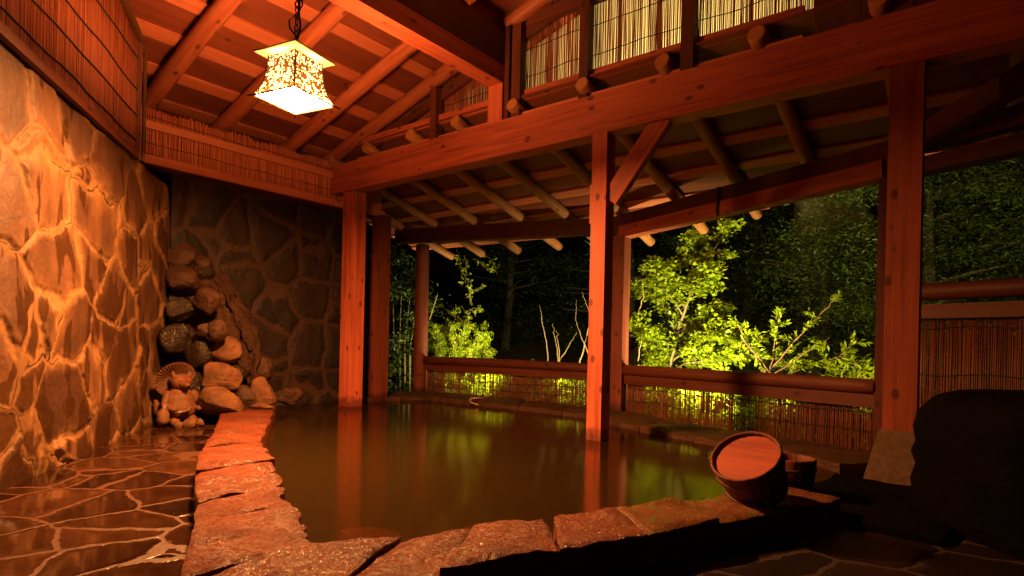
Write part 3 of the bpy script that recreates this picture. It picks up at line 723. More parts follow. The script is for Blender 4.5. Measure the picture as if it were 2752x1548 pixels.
BL = [((-6.0, 2.47, 1.40), .36, .30, ROCKB, 'brown boulder near the top of the rockery'), ((-5.80, 2.45, 1.18), .30, .26, ROCKB, 'smooth brown boulder second from the rockery top'),
      ((-5.53, 2.56, .98), .22, .22, ROCKB, 'round knob boulder jutting right halfway up the rockery'), ((-5.74, 2.42, .91), .24, .18, ROCKD, 'wet dark boulder left of the round knob'),
      ((-5.62, 2.33, .66), .22, .25, ROCKD, 'black wet boulder hard against the flagstone wall'), ((-5.40, 2.59, .73), .17, .18, ROCKB, 'small banded boulder above the pale one'),
      ((-5.42, 2.44, .54), .30, .27, ROCKD, 'large dark dripping boulder above the statue'), ((-5.25, 2.62, .555), .24, .20, ROCKP, 'pale smooth boulder, brightest high on the rockery'),
      ((-5.31, 2.38, .27), .16, .21, ROCKD, 'dark glittering boulder just right of the statue head'), ((-5.20, 2.54, .31), .31, .24, ROCKP, 'pale craggy boulder in the lower middle of the rockery'),
      ((-5.05, 2.46, .12), .40, .22, ROCKP, 'broad pale boulder at the foot of the rockery'), ((-5.24, 2.71, .36), .17, .15, ROCKD, 'small dark boulder right of the pale craggy one'),
      ((-5.33, 3.02, .38), .16, .19, ROCKB, 'brown boulder at the foot of the back wall'), ((-5.05, 2.86, .17), .20, .27, ROCKP, 'upright wedge shaped boulder at the water edge'),
      ((-5.45, 2.50, .735), .12, .12, ROCKB, 'fist sized boulder between the wet ones'), ((-6.02, 2.62, 1.52), .20, .15, ROCKB, 'topmost small boulder of the rockery'),
      ((-5.12, 2.74, .13), .2, .22, ROCKB, 'red brown boulder left of the upright wedge'), ((-5.30, 3.25, .12), .25, .16, ROCKB, 'low boulder at the back corner of the pool')]
for c, w, h, m_, lb in BL:
    k_ = .925 if c[2] > .6 else .965
    c = tuple(Vector((0, 0, .666))+(Vector(c)-Vector((0, 0, .666)))*k_)
    boulder(lb, c, w*k_*1.05, h*k_*1.05, m_, rot=random.uniform(-.3, .3))
for i_ in range(20):
    t_ = (i_+.5)/20; w_ = random.uniform(.09, .17)
    c = Vector((-5.20, 2.98, .06)).lerp(Vector((-5.50, 2.48, 1.35)), t_)+rt*random.uniform(-.14, .08)*(1.2-t_)+fw*random.uniform(-.12, .05)
    boulder('', tuple(c), w_*1.3, w_, random.choice((ROCKB, ROCKB, ROCKD)), rot=random.uniform(-.6, .6), sub=3)['label'] = 'small dark packing stone on the shaded right slope of the rockery'
boulder('flat driftwood shaped stone lying on the far end of the left kerb', (-4.74, 2.67, .095), .20, .045, ROCKP, .08)
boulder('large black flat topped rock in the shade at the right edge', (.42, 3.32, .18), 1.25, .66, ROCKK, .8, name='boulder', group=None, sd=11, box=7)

# ------------------------------------------------------------------ raccoon dog statue
st = thing('animal_statue', 'stone raccoon dog statue in a straw hat at the foot of the wall', 'statue', (-5.04, 2.14, -.04))
c0 = Vector((-5.04, 2.14, -.04)); toc = (Vector((0, 0, 0))-Vector((c0.x, c0.y, 0))).normalized()
fdir = (toc*.85+rt*.55).normalized(); sdir = fdir.cross(up).normalized()
def L_(a, b, z): return c0+sdir*a+fdir*b+up*z        # a to its left/right, b to the front
def blob(bm, c, r, sc=(1, 1, 1), sub=3):
    res = bmesh.ops.create_icosphere(bm, subdivisions=sub, radius=1)
    m = Matrix.Identity(4)
    for i in range(3): m[i][0] = sdir[i]*r*sc[0]; m[i][1] = fdir[i]*r*sc[1]; m[i][2] = up[i]*r*sc[2]; m[i][3] = c[i]
    bmesh.ops.transform(bm, matrix=m, verts=res['verts'])
def chain(bm, pts, n=7, sc=(1, 1, 1)):
    for (a, ra), (b, rb) in zip(pts, pts[1:]):
        for i in range(n):
            t = i/(n-1); blob(bm, Vector(a).lerp(Vector(b), t), ra+(rb-ra)*t, sc, 2)
bm = bmesh.new()
blob(bm, L_(0, 0, .17), .115, (1.05, .9, 1.0)); blob(bm, L_(0, .045, .135), .105, (1.1, .8, .8))      # belly
blob(bm, L_(0, .01, .25), .075, (1.1, .9, .8))
blob(bm, L_(0, .03, .345), .072, (1.08, .95, .92))                                                     # head
blob(bm, L_(.0, .085, .33), .038, (1.1, 1.1, .8)); blob(bm, L_(0, .12, .325), .024)                     # snout
for s in (-1, 1):
    chain(bm, [(L_(s*.10, .02, .25), .032), (L_(s*.135, .05, .17), .026), (L_(s*.10, .115, .14), .022)])   # arms
    blob(bm, L_(s*.095, .125, .14), .027, (1, .9, .8))
    chain(bm, [(L_(s*.055, .03, .07), .05), (L_(s*.07, .10, .03), .036)]); blob(bm, L_(s*.072, .135, .022), .034, (.9, 1.3, .65))  # feet
    chain(bm, [(L_(s*.055, .02, .39), .022), (L_(s*.065, .02, .42), .012)])
chain(bm, [(L_(.03, -.08, .07), .045), (L_(.10, -.13, .10), .035), (L_(.12, -.14, .18), .02)])           # tail
body = from_bm('body', bm, CERAM, st, smooth=True)
rm = body.modifiers.new('merge', 'REMESH'); rm.mode = 'VOXEL'; rm.voxel_size = .0045; rm.use_smooth_shade = True
sm = body.modifiers.new('smooth', 'SMOOTH'); sm.iterations = 2; sm.factor = .5
# hat: ribbed shallow cone, worn on the back of the head
hc = L_(0, -.02, .365)-rt*.03; hn = (up*.40-fdir*.92).normalized(); hx = sdir; hy = hn.cross(hx)
V = []; F = []; ns = 72; prof = [(.0, .045), (.03, .04), (.06, .028), (.095, .012), (.125, -.004), (.13, -.012), (.12, -.012), (.09, .0), (.05, .018), (.0, .03)]
for j, (r_, z_) in enumerate(prof):
    for k in range(ns):
        a = 2*math.pi*k/ns; rr = r_*1.18*(1+.012*(k % 2)); zz = z_*.8+(.006 if k % 2 else 0)*(r_ > .02)
        V.append(hc+hx*rr*math.cos(a)+hy*rr*math.sin(a)+hn*zz)
for j in range(len(prof)-1):
    for k in range(ns): F.append((j*ns+k, j*ns+(k+1) % ns, (j+1)*ns+(k+1) % ns, (j+1)*ns+k))
pydata('straw_hat', V, F, CERAM, st)
RED = plain('red eye', (.6, .03, .02), .3)
for s in (-1, 1):
    bm = bmesh.new(); blob(bm, L_(s*.032, .088, .362), .0095); from_bm('eye', bm, RED, st, smooth=True)
bm = bmesh.new(); blob(bm, L_(0, .143, .327), .011); from_bm('nose', bm, CERAMD, st, smooth=True)
V = []; F = []; tube(V, F, [L_(.155, .09, .03), L_(.155, .09, .06), L_(.155, .09, .12), L_(.15, .09, .155), L_(.148, .09, .19)], [.035, .045, .04, .016, .02], 16)
pydata('flask', V, F, CERAMD, st, smooth=True)
V = []; F = []; tube(V, F, [L_(-.05, .10, .16), L_(0, .15, .13), L_(.06, .145, .115), L_(.10, .12, .12)], [.01, .012, .012, .01], 8)
pydata('belly_band', V, F, CERAMD, st, smooth=True)
for i, (a, b_, r_) in enumerate(((-.06, .20, .042), (.02, .215, .05), (.09, .19, .036))):
    boulder(['pebble left of the statue feet', 'roundest pebble in front of the statue feet', 'small pebble right of the statue feet'][i], tuple(L_(a, b_, r_*.6)), r_*2.1, r_*1.8, ROCKP, r_*2, name='pebble', group='pebbles at the foot of the statue', cat='pebble', sub=3)

# ------------------------------------------------------------------ buckets
def bucket(label, c, n_, r_top, r_bot, H, rec, disc_mat, group=None, roll=0):
    """c = centre of the rim plane, n_ = axis out of the opening"""
    n_ = Vector(n_).normalized(); q = n_.to_track_quat('Z', 'Y'); m = Matrix.Translation(c) @ q.to_matrix().to_4x4()
    root = bpy.data.objects.new('wooden_bucket', None); COL.objects.link(root); root.location = c; tag(root, label, 'bucket', group)
    def lathe(name, prof, mat, seg=96, stave=False):
        V = []; F = []
        for j, (r_, z_) in enumerate(prof):
            for k in range(seg):
                a = 2*math.pi*k/seg; rr = r_
                if stave and (k % 8) == 0: rr = r_-.0026
                V.append((rr*math.cos(a), rr*math.sin(a), z_))
        for j in range(len(prof)-1):
            for k in range(seg): F.append((j*seg+k, j*seg+(k+1) % seg, (j+1)*seg+(k+1) % seg, (j+1)*seg+k))
        return pydata(name, V, F, mat, root, m, True)
    th = .013
    lathe('staves', [(r_top-th, -rec-.01), (r_top-th, -.002), (r_top-.009, .003), (r_top-.003, .003), (r_top, -.003), (r_bot, -H+.003), (r_bot-.004, -H), (r_bot-th, -H), (r_bot-th, -H+.02)], WOODD, stave=True)
    d = bmesh.new(); bmesh.ops.create_cone(d, cap_ends=True, radius1=r_top-th+.001, radius2=r_top-th+.001, depth=.014, segments=64)
    bmesh.ops.rotate(d, verts=d.verts, matrix=Matrix.Rotation(R(90), 3, 'Y'))   # grain along the board
    m2 = m @ Matrix.Translation((0, 0, -rec-.007)) @ Matrix.Rotation(R(-90), 4, 'Y')
    from_bm('bottom_board', d, disc_mat, root, m2)
    for z_ in (-H*.28, -H*.78):
        rr = r_top+(r_bot-r_top)*(-z_/H)
        lathe('hoop', [(rr+.0005, z_-.008), (rr+.004, z_-.007), (rr+.0045, z_), (rr+.004, z_+.007), (rr+.0005, z_+.008)], IRONW)
    return root
IRONW = plain('dark hoop', (.10, .03, .015), .5)
DISC = wood_mat('bucket board', (.36, .068, .034), (.17, .027, .013), .6, knots=False)
v_ = (Vector((0, 0, .666))-Vector((-.715, 2.39, .25))).normalized(); ru = v_.cross(up).normalized()*-1; uu = v_.cross(ru); uu = uu if uu.z > 0 else -uu
ru = rt
nb_ = v_*.60+ (uu*.92-ru*.40).normalized()*.80
bucket('large wooden bucket tipped on its side on the kerb, bottom board facing the lantern', (-.715, 2.39, .256), nb_, .136, .112, .19, .012, DISC)
bucket('small upright wooden bucket standing behind the tipped one', (-.70, 3.02, .165), (0, 0, 1), .115, .10, .16, .03, DISC)

# ------------------------------------------------------------------ lantern
lc = Vector((-3.066, 1.88, 2.0)); la = R(12.4)
lan = thing('hanging_lantern', 'square iron lantern with flared pierced sides and lit glass, hanging on a chain', 'lantern', tuple(lc))
def lp(x, y, z): return lc+Vector((x*math.cos(la)-y*math.sin(la), x*math.sin(la)+y*math.cos(la), z))
LCOL = (1.0, .42, .12)
def emis(name, col, s):
    N = NT(name); e = N.n('Emission'); e.inputs[0].default_value = tuple(col)+(1,); e.inputs[1].default_value = s
    N.link(e.outputs[0], N.out.inputs[0]); return N.m
GLASS = emis('lit glass', LCOL, 1350)
# pierced brass sheet over lit paper
N = NT('pierced lit side'); o_ = N.obj()
vv = N.vmath('ADD', o_, N.map(N.noise(o_, 18, 2, out=1), (.03, .03, .03)))
e1 = N.n('TexVoronoi', feature='DISTANCE_TO_EDGE'); N.link(N.map(vv, (1, 1, 1)), e1.inputs[0]); e1.inputs['Scale'].default_value = 56
thr = N.rng(N.noise(o_, 25, 2), .3, .7, .08, .34)
hole = N.math('GREATER_THAN', e1.outputs['Distance'], thr)
em = N.n('Emission'); em.inputs[0].default_value = tuple(LCOL)+(1,); em.inputs[1].default_value = 9
tp = N.n('BsdfTransparent'); ad = N.n('AddShader'); N.link(em.outputs[0], ad.inputs[0]); N.link(tp.outputs[0], ad.inputs[1])
pb = N.n('BsdfPrincipled'); pb.inputs['Base Color'].default_value = (.35, .12, .04, 1); pb.inputs['Metallic'].default_value = .6; pb.inputs['Roughness'].default_value = .4
ms = N.n('MixShader'); tl = N.n('BsdfTranslucent'); tl.inputs[0].default_value = (.0022, .0011, .0006, 1); m0 = N.n('MixShader'); m0.inputs[0].default_value = .5; N.link(pb.outputs[0], m0.inputs[1]); N.link(tl.outputs[0], m0.inputs[2])
N.link(hole, ms.inputs[0]); N.link(m0.outputs[0], ms.inputs[1]); N.link(ad.outputs[0], ms.inputs[2]); N.link(ms.outputs[0], N.out.inputs[0])
PIERCE = N.m
BRASS = plain('brass', (.045, .026, .007), .35, .5, 0, 60, Metallic=.7)
prof = [(.150, .008), (.132, .035), (.118, .07), (.108, .115), (.101, .17), (.098, .235)]     # half width, height
for s in range(4):
    V = []; F = []; ang = s*math.pi/2; nu = 10
    for (w_, z_) in prof:
        for i in range(nu+1):
            x = w_*(2*i/nu-1); y = w_
            V.append(lp(x*math.cos(ang)-y*math.sin(ang), x*math.sin(ang)+y*math.cos(ang), z_))
    for j in range(len(prof)-1):
        for i in range(nu): F.append((j*(nu+1)+i, j*(nu+1)+i+1, (j+1)*(nu+1)+i+1, (j+1)*(nu+1)+i))
    pydata('side_panel', V, F, PIERCE, lan, smooth=True)
    V = []; F = []
    tube(V, F, [lp(*((w_+.002)*(math.cos(ang)-math.sin(ang)), (w_+.002)*(math.sin(ang)+math.cos(ang)), z_) if False else ((w_+.002)*(math.cos(ang)-math.sin(ang)), (w_+.002)*(math.sin(ang)+math.cos(ang)), z_)) for w_, z_ in [(.172, -.004)]+prof], [.004]+[.005]*len(prof), 6)
    pydata('corner_bar', V, F, IRON, lan, smooth=True)
    V = []; F = []
    a = (.151*(math.cos(ang)-math.sin(ang)), .151*(math.sin(ang)+math.cos(ang)), .004); an2 = ang+math.pi/2
    b_ = (.151*(math.cos(an2)-math.sin(an2)), .151*(math.sin(an2)+math.cos(an2)), .004)
    tube(V, F, [lp(*a), lp(*b_)], .0045, 6); pydata('bottom_bar', V, F, BRASS, lan)
h = .143
pydata('glass_pane', [lp(-h, -h, .006), lp(h, -h, .006), lp(h, h, .006), lp(-h, h, .006)], [(3, 2, 1, 0)], GLASS, lan)
bl_ = bpy.data.lights.new('bulb', 'POINT'); bl_.energy = 100; bl_.color = LCOL; bl_.shadow_soft_size = .045
bo_ = bpy.data.objects.new('bulb', bl_); COL.objects.link(bo_); bo_.parent = lan; bo_.location = (0, 0, .12)
# cap
V = [lp(-.155, -.155, .25), lp(.155, -.155, .25), lp(.155, .155, .25), lp(-.155, .155, .25), lp(0, 0, .335),
     lp(-.152, -.152, .244), lp(.152, -.152, .244), lp(.152, .152, .244), lp(-.152, .152, .244), lp(0, 0, .325)]
F = [(0, 1, 4), (1, 2, 4), (2, 3, 4), (3, 0, 4), (6, 5, 9), (7, 6, 9), (8, 7, 9), (5, 8, 9), (0, 5, 6, 1), (1, 6, 7, 2), (2, 7, 8, 3), (3, 8, 5, 0)]
pydata('cap', V, F, BRASS, lan)
V = []; F = []
for k in range(22):   # chain links
    z = .345+k*.034; c = lp(0, 0, z); ang = (k % 2)*math.pi/2+.4; pts = []
    for i in range(13):
        a = 2*math.pi*i/12; pts.append(c+Vector((math.cos(ang), math.sin(ang), 0))*.011*math.cos(a)+Vector((0, 0, 1))*.023*math.sin(a))
    tube(V, F, pts, .0035, 5)
pydata('chain', V, F, IRON, lan, smooth=True)
cord('cable', [lp(.006, .0, .335), lp(.02, .01, .42), lp(.016, .0, .5), lp(.01, .01, .6), lp(.03, .02, .72), lp(.0, .06, .95), lp(-.02, .1, 1.10)], .006, lan)
cord('cable', [lp(.01, 0, .36), lp(-.03, -.02, .41), lp(-.045, -.01, .46), lp(-.02, .01, .5), lp(.0, .0, .47), lp(.02, .02, .55), lp(.01, 0, .75), lp(.05, .08, .9), lp(.1, .3, 1.0)], .005, lan)

# ------------------------------------------------------------------ small things
hk = thing('hanging_hook', 'thin black hook and wire hanging from the eave beam above the lit tree', 'hook', (-1.795, 5.12, 1.95))
V = []; F = []; tube(V, F, [(-1.795, 5.09, 2.05), (-1.795, 5.085, 1.9), (-1.80, 5.085, 1.83), (-1.79, 5.085, 1.80), (-1.795, 5.085, 1.86)], [.012, .014, .012, .010, .008], 8); pydata('shank', V, F, IRON, hk)
cord('wire', [(-1.795, 5.085, 1.82), (-1.793, 5.085, 1.55), (-1.79, 5.085, 1.42)], .0018, hk)
ho = thing('hose_end', 'small curled hose end lying on the far kerb', 'hose', (-4.17, 4.72, .05))
cord('hose', [(-4.20, 4.95, .07), (-4.22, 4.82, .085), (-4.27, 4.77, .08), (-4.29, 4.76, .055), (-4.24, 4.74, .035), (-4.17, 4.73, .03), (-4.14, 4.74, .02)], .009, ho, plain('hose', (.4, .2, .12), .5))

# ------------------------------------------------------------------ foliage
def leaf_mat(name, a, b, tr=.35, patch=.8):
    N = NT(name); p = N.pos(); n = N.noise(p, 9, 2); n2 = N.noise(p, 45, 1)
    c = N.mix(N.rng(N.math('ADD', N.math('MULTIPLY', n, .5), N.math('MULTIPLY', n2, .5)), .35, .65), a, b)
    lo = N.noise(p, 1.5, 2); c = N.mix(N.rng(lo, .40, .62, 0, patch), c, tuple(x*.22 for x in b))
    pb = N.n('BsdfPrincipled'); N.link(c, pb.inputs[0]); pb.inputs['Roughness'].default_value = .45; pb.inputs['Specular IOR Level'].default_value = .35
    t = N.n('BsdfTranslucent'); N.link(c, t.inputs[0]); ms = N.n('MixShader'); ms.inputs[0].default_value = tr
    N.link(pb.outputs[0], ms.inputs[1]); N.link(t.outputs[0], ms.inputs[2]); N.link(ms.outputs[0], N.out.inputs[0]); return N.m
LEAFY = leaf_mat('fresh leaf', (.46, .50, .010), (.20, .30, .006), .4, .25)
LEAFG = leaf_mat('green leaf', (.085, .115, .010), (.045, .065, .006), .3)
LEAFD = leaf_mat('dark leaf', (.045, .06, .008), (.02, .03, .005), .25)
BARK = plain('bark', (.30, .20, .10), .8, .3, .6, 50)
BARKD = plain('dark bark', (.05, .038, .02), .9, .2, .6, 30)
def leaves(name, pts, size, mat, parent, droop=.35, aspect=.45, dirs=None):
    n_ = len(pts); P_ = np.asarray(pts, float)
    a = rng.uniform(0, 2*np.pi, n_); el = rng.normal(-droop, .45, n_)
    d = np.stack([np.cos(a)*np.cos(el), np.sin(a)*np.cos(el), np.sin(el)], 1)
    if dirs is not None: d = d*.7+np.asarray(dirs)*.9; d /= np.linalg.norm(d, axis=1)[:, None]
    r_ = rng.normal(0, 1, (n_, 3)); s = np.cross(d, r_*.6+np.array([0, 0, 1.2])); s /= np.linalg.norm(s, axis=1)[:, None]+1e-9
    nn = np.cross(s, d); sz = size*rng.uniform(.6, 1.25, n_)[:, None]; w = sz*aspect/2
    v = np.stack([P_, P_+d*sz*.45+s*w+nn*sz*.06, P_+d*sz-nn*sz*.08, P_+d*sz*.45-s*w+nn*sz*.06], 1).reshape(-1, 3)
    i = np.arange(n_)*4
    f = np.concatenate([np.stack([i, i+1, i+2], 1), np.stack([i, i+2, i+3], 1)])
    me = bpy.data.meshes.new(name); me.vertices.add(len(v)); me.vertices.foreach_set('co', v.ravel())
    me.loops.add(f.size); me.loops.foreach_set('vertex_index', f.ravel().astype(np.int32)); me.polygons.add(len(f))
    me.polygons.foreach_set('loop_start', (np.arange(len(f))*3).astype(np.int32)); me.polygons.foreach_set('loop_total', np.full(len(f), 3, np.int32)); me.update(); me.validate()
    return link(name, me, mat, parent)
def branchy(root, limbs, leafmat, size, per, spread, trunk_r, twig=True, aspect=.45, droop=.3, name_l='crown', name_t='trunk', mat_t=None, subtw=10, twl=.22):
    """limbs: list of polylines (world). Twigs carrying leaves sprout along every limb."""
    V = []; F = []; LP = []; LD = []
    for li, (pl, r0) in enumerate(limbs):
        pts = [Vector(p) for p in pl]
        # smooth the polyline a little
        dense = []
        for a, b in zip(pts, pts[1:]):
            for k in range(5): dense.append(a.lerp(b, k/5)+Vector((noise.noise(a*3+Vector((k, 0, 0))), noise.noise(a*3+Vector((0, k, 0))), 0))*.02*(k > 0))
        dense.append(pts[-1]); n_ = len(dense)
        tube(V, F, dense, [r0*(1-.8*i/(n_-1)) for i in range(n_)], 6)
        if not twig: continue
        for s in range(subtw):
            t = .25+.75*(s+random.random())/subtw; i = min(n_-2, int(t*(n_-1))); b = dense[i]
            ax = (dense[i+1]-dense[i]).normalized()
            d = (ax*random.uniform(.2, 1)+Vector((random.gauss(0, .6), random.gauss(0, .6), random.gauss(.15, .45)))).normalized()
            L = twl*random.uniform(.5, 1.3)*(1.1-.4*t); tw = [b+d*L*k/3+Vector((0, 0, -.04*(k/3)**2)) for k in range(4)]
            tube(V, F, tw, [r0*.25+.001, r0*.2+.001, .0018, .001], 4)
            for k in range(per):
                u = random.random()**.7; q = b+d*L*u+Vector((random.gauss(0, spread), random.gauss(0, spread), random.gauss(0, spread)*.6)); LP.append(q); LD.append(d)
    pydata(name_t, V, F, mat_t or BARK, root, smooth=True)
    if LP: leaves(name_l, LP, size, leafmat, root, droop, aspect, LD)
GZ = -.38
Yt = 6.7
tr1 = thing('maple_tree', 'bright yellow green young tree lit by floodlight behind the fence post', 'tree', (-2.85, Yt, GZ))
def q(x, z, dy=0): return (x, Yt+dy, z)
limbs = [([(-2.9, Yt, GZ), q(-2.88, .45), q(-2.78, .95), q(-2.62, 1.4), q(-2.35, 1.85), q(-2.22, 2.05)], .022),
         ([q(-2.82, .8), q(-3.0, 1.1, .15), q(-3.2, 1.3, .2), q(-3.42, 1.42, .2)], .012), ([q(-2.75, 1.05), q(-2.95, 1.4, -.1), q(-3.05, 1.65, -.1)], .011),
         ([q(-2.68, 1.25), q(-2.5, 1.35, -.2), q(-2.28, 1.5, -.25)], .010), ([q(-2.6, 1.45), q(-2.72, 1.75, .1), q(-2.65, 1.95, .1)], .009),
         ([q(-2.85, .7), q(-3.05, .75, -.2), q(-3.2, .9, -.3)], .010), ([q(-2.86, .5), q(-2.6, .7, -.1), q(-2.35, .85, -.15), q(-2.2, .8, -.15)], .012),
         ([q(-2.8, .85), q(-2.55, 1.0, .2), q(-2.4, 1.15, .2)], .010), ([q(-2.87, .4), q(-2.6, .5, -.2), q(-2.2, .55, -.25), q(-1.95, .6, -.2)], .012),
         ([q(-2.88, .4), q(-3.05, .5, .1), q(-3.15, .6, .1)], .010), ([q(-2.5, .5, .2), q(-2.3, .7, .2), q(-2.05, .75, .2)], .009)]
branchy(tr1, limbs, LEAFY, .052, 62, .042, .02, aspect=.8, subtw=17, twl=.27)
tr2 = thing('leafy_shrub', 'lit shrub with arching twigs and long pointed leaves right of the bright tree', 'shrub', (-1.9, 6.5, GZ))
Yt = 6.5
limbs = [([(-1.72, Yt, GZ), q(-1.72, .45), q(-1.5, .75), q(-1.28, 1.0), q(-1.07, 1.25)], .012), ([q(-1.72, .4), q(-1.7, .8, .1), q(-1.66, 1.05, .1)], .008),
         ([q(-1.7, .42), q(-1.95, .75, -.1), q(-2.05, .98, -.1)], .009), ([q(-1.7, .4), q(-1.4, .62, -.1), q(-1.15, .8, -.1)], .009), ([q(-1.72, .35), q(-1.4, .5, .1), q(-1.1, .62, .1), q(-.95, .8, .1)], .009),
         ([q(-1.75, .4), q(-1.9, .6, .1), q(-1.85, .85, .15)], .007)]
branchy(tr2, limbs, LEAFY, .062, 17, .016, .01, aspect=.38, subtw=11, twl=.13, droop=.5, name_t='stems', name_l='leaves', mat_t=plain('twig bark', (.22, .10, .05), .7))
Yt = 6.4
tr3 = thing('small_bush', 'low bright bush peeping over the fence left of the thick post', 'bush', (-.85, Yt, GZ))
branchy(tr3, [([q(-.85, GZ), q(-.85, .35), q(-.95, .6)], .01), ([q(-.85, .1), q(-.75, .4), q(-.7, .62)], .008), ([q(-.85, .1), q(-1.0, .35), q(-1.12, .52)], .008)], LEAFY, .07, 22, .05, .01, aspect=.3, subtw=10, twl=.14, name_t='stems', name_l='leaves')
Yt = 6.5
sh = thing('feathery_shrub', 'bright green feathery shrub left, lit above the log rail', 'shrub', (-6.2, Yt, GZ))
lm = []
for k in range(36):
    a = random.uniform(-.75, .75); hgt = random.uniform(.55, 1.0)*(1.15-abs(a)*.55)
    lm.append(([(-6.1+a*.25, Yt+random.uniform(-.15, .15), GZ), (-6.1+a*.55, Yt+random.uniform(-.3, .3), .25+hgt*.2), (-6.1+a*.85+random.uniform(-.05, .05), Yt+random.uniform(-.35, .35), .25+hgt*.85)], .006))
branchy(sh, lm, LEAFY, .050, 38, .026, .01, aspect=.24, subtw=13, twl=.11, droop=-.1, name_t='stems', name_l='leaves')
bs = thing('bare_stemmed_shrub', 'leafless upright pale stems standing behind the log rail, left of the water post', 'shrub', (-4.3, 6.5, GZ))
Yt = 6.5
stems = [[(-4.5, GZ), (-4.49, .5), (-4.56, .85), (-4.65, 1.2)], [(-4.33, GZ), (-4.33, .48), (-4.40, .8), (-4.42, .95)], [(-4.31, GZ), (-4.31, .48), (-4.35, .75), (-4.36, .88)], [(-4.3, .48), (-4.15, .7), (-4.05, .84)],
         [(-4.02, GZ), (-4.0, .48), (-3.92, .75), (-3.85, 1.0), (-3.95, 1.25), (-4.0, 1.35)], [(-3.85, .5), (-4.0, .8), (-4.08, 1.0), (-4.07, 1.25)], [(-3.86, 1.0), (-3.78, 1.2), (-3.75, 1.5)], [(-3.8, GZ), (-3.8, .5), (-3.74, .9)],
         [(-3.75, 1.4), (-3.78, 1.7), (-3.9, 1.95), (-3.98, 2.0)], [(-3.78, 1.7), (-3.92, 1.75)], [(-3.82, 1.85), (-3.8, 2.05)], [(-3.2, .5), (-3.15, .85), (-3.1, 1.0)], [(-3.22, 1.05), (-3.14, 1.25), (-3.17, 1.4)]]
branchy(bs, [([(x, Yt, z) for x, z in s], .011 if s[0][1] < 0 else .008) for s in stems], LEAFY, .04, 0, .01, .01, twig=False, name_t='stems', mat_t=plain('pale stems', (.50, .33, .16), .6))
# climbing plants around the left round post
def mass(root, c, e, n_, size, mat, name='leaves', aspect=.45, clump=.12, droop=.3, k=40, shell=True, zf=.55):
    cs = []
    while len(cs) < k:
        p = rng.uniform(-1, 1, 3); r_ = np.linalg.norm(p)
        if r_ < 1 and (not shell or r_ > .45): cs.append(p)
    cs = np.array(cs)*np.array(e)+np.array(c); idx = rng.integers(0, k, n_)
    pts = cs[idx]+rng.normal(0, clump, (n_, 3))*np.array([1, 1, zf]); return leaves(name, pts, size, mat, root, droop, aspect)
vn = thing('climbing_vine', 'leafy sprigs hanging from the eave beside the round left post', 'vine', (-5.6, 6.2, 1.6))
Yt = 6.2
vl = []
for x0, z0, x1, z1 in ((-5.75, 1.9, -5.72, 1.5), (-5.72, 1.6, -5.62, 1.2), (-5.7, 1.3, -5.4, 1.45), (-5.7, 1.1, -5.45, 1.15), (-5.6, 1.85, -5.3, 1.65), (-5.4, 1.9, -5.15, 1.62), (-5.8, 1.2, -5.6, .9), (-5.9, 2.0, -5.8, 1.6)):
    vl.append(([q(x0, z0), q((x0+x1)/2+.03, (z0+z1)/2+.03), q(x1, z1)], .004))
branchy(vn, vl, LEAFY, .05, 5, .012, .004, aspect=.5, subtw=7, twl=.08, name_t='stems', name_l='leaves')
hd = thing('broadleaf_bush', 'dark leafy bush with lit top between the two left posts', 'bush', (-7.0, 5.8, -.2))
mass(hd, (-7.3, 6.2, 1.0), (.9, .5, 1.2), 9000, .07, LEAFG, clump=.10, k=90)
V = []; F = []
for k in range(7): tube(V, F, [(-7.2+.1*k, 6.2, -.3), (-7.3+.12*k, 6.2, .6), (-7.5+.2*k, 6.25, 1.4)], [.02, .012, .004], 5)
pydata('stems', V, F, BARK, hd)
# background trees on the slope
def bgtree(label, c, e, n_, size, mat, k=120, seed=0, cl=.22, aspect=.3, droop=.15):
    r_ = thing('evergreen_tree', label, 'tree', (c[0], c[1], hz(c[0], c[1])), 'evergreen trees on the dark slope')
    mass(r_, c, e, int(n_*1.9), size*.62, mat, 'crown', aspect, cl, -.05, int(k*1.5), zf=.28)
    V = []; F = []; b = Vector((c[0], c[1], hz(c[0], c[1])-.1)); t = Vector(c)+Vector((.1, 0, e[2]*.7))
    tube(V, F, [b, b.lerp(t, .5)+Vector((.08, 0, 0)), t], [.11, .07, .02], 8)
    for _ in range(14):
        s = b.lerp(t, random.uniform(.35, .9)); a = random.uniform(0, 6.28); tube(V, F, [s, s+Vector((math.cos(a)*e[0]*.5, math.sin(a)*e[1]*.5, .1)), s+Vector((math.cos(a)*e[0]*.9, math.sin(a)*e[1]*.9, .15))], [.03, .018, .006], 5)
    pydata('trunk', V, F, BARKD, r_)
bgtree('dense green evergreen just behind the bright tree, left of the thick post', (-1.7, 8.4, 1.3), (1.0, .7, 1.0), 9000, .10, LEAFG)
bgtree('layered evergreen filling the gap left of the thick right post', (-.6, 8.2, 1.9), (1.1, .8, 1.3), 12000, .10, LEAFG)
bgtree('tall evergreen right of the thick post under the eave', (1.0, 8.0, 2.2), (1.2, .9, 1.5), 13000, .10, LEAFG)
bgtree('dark evergreen at the far right edge above the tall fence', (3.0, 7.6, 1.9), (1.3, .9, 1.4), 10000, .10, LEAFG)
bgtree('dark tree on the slope behind the bare stems', (-5.2, 10.0, 1.5), (1.5, .9, 1.4), 8000, .12, LEAFD)
bgtree('almost black tree on the slope above the feathery shrub', (-8.2, 10.2, 2.0), (1.6, 1.0, 1.8), 8000, .12, LEAFD)
bgtree('dark evergreen up the slope between bright tree and cliff', (-2.9, 9.6, 2.2), (1.1, .8, 1.1), 9000, .11, LEAFD)
cl = boulder('tall grey rock face on the slope behind the trees', (-1.75, 9.6, 2.3), 1.1, 2.6, rock_mat('cliff', (.17, .15, .08), (.10, .085, .045), .8), .8, name='rock_face', group=None, sd=21, cat='rock', sub=5)
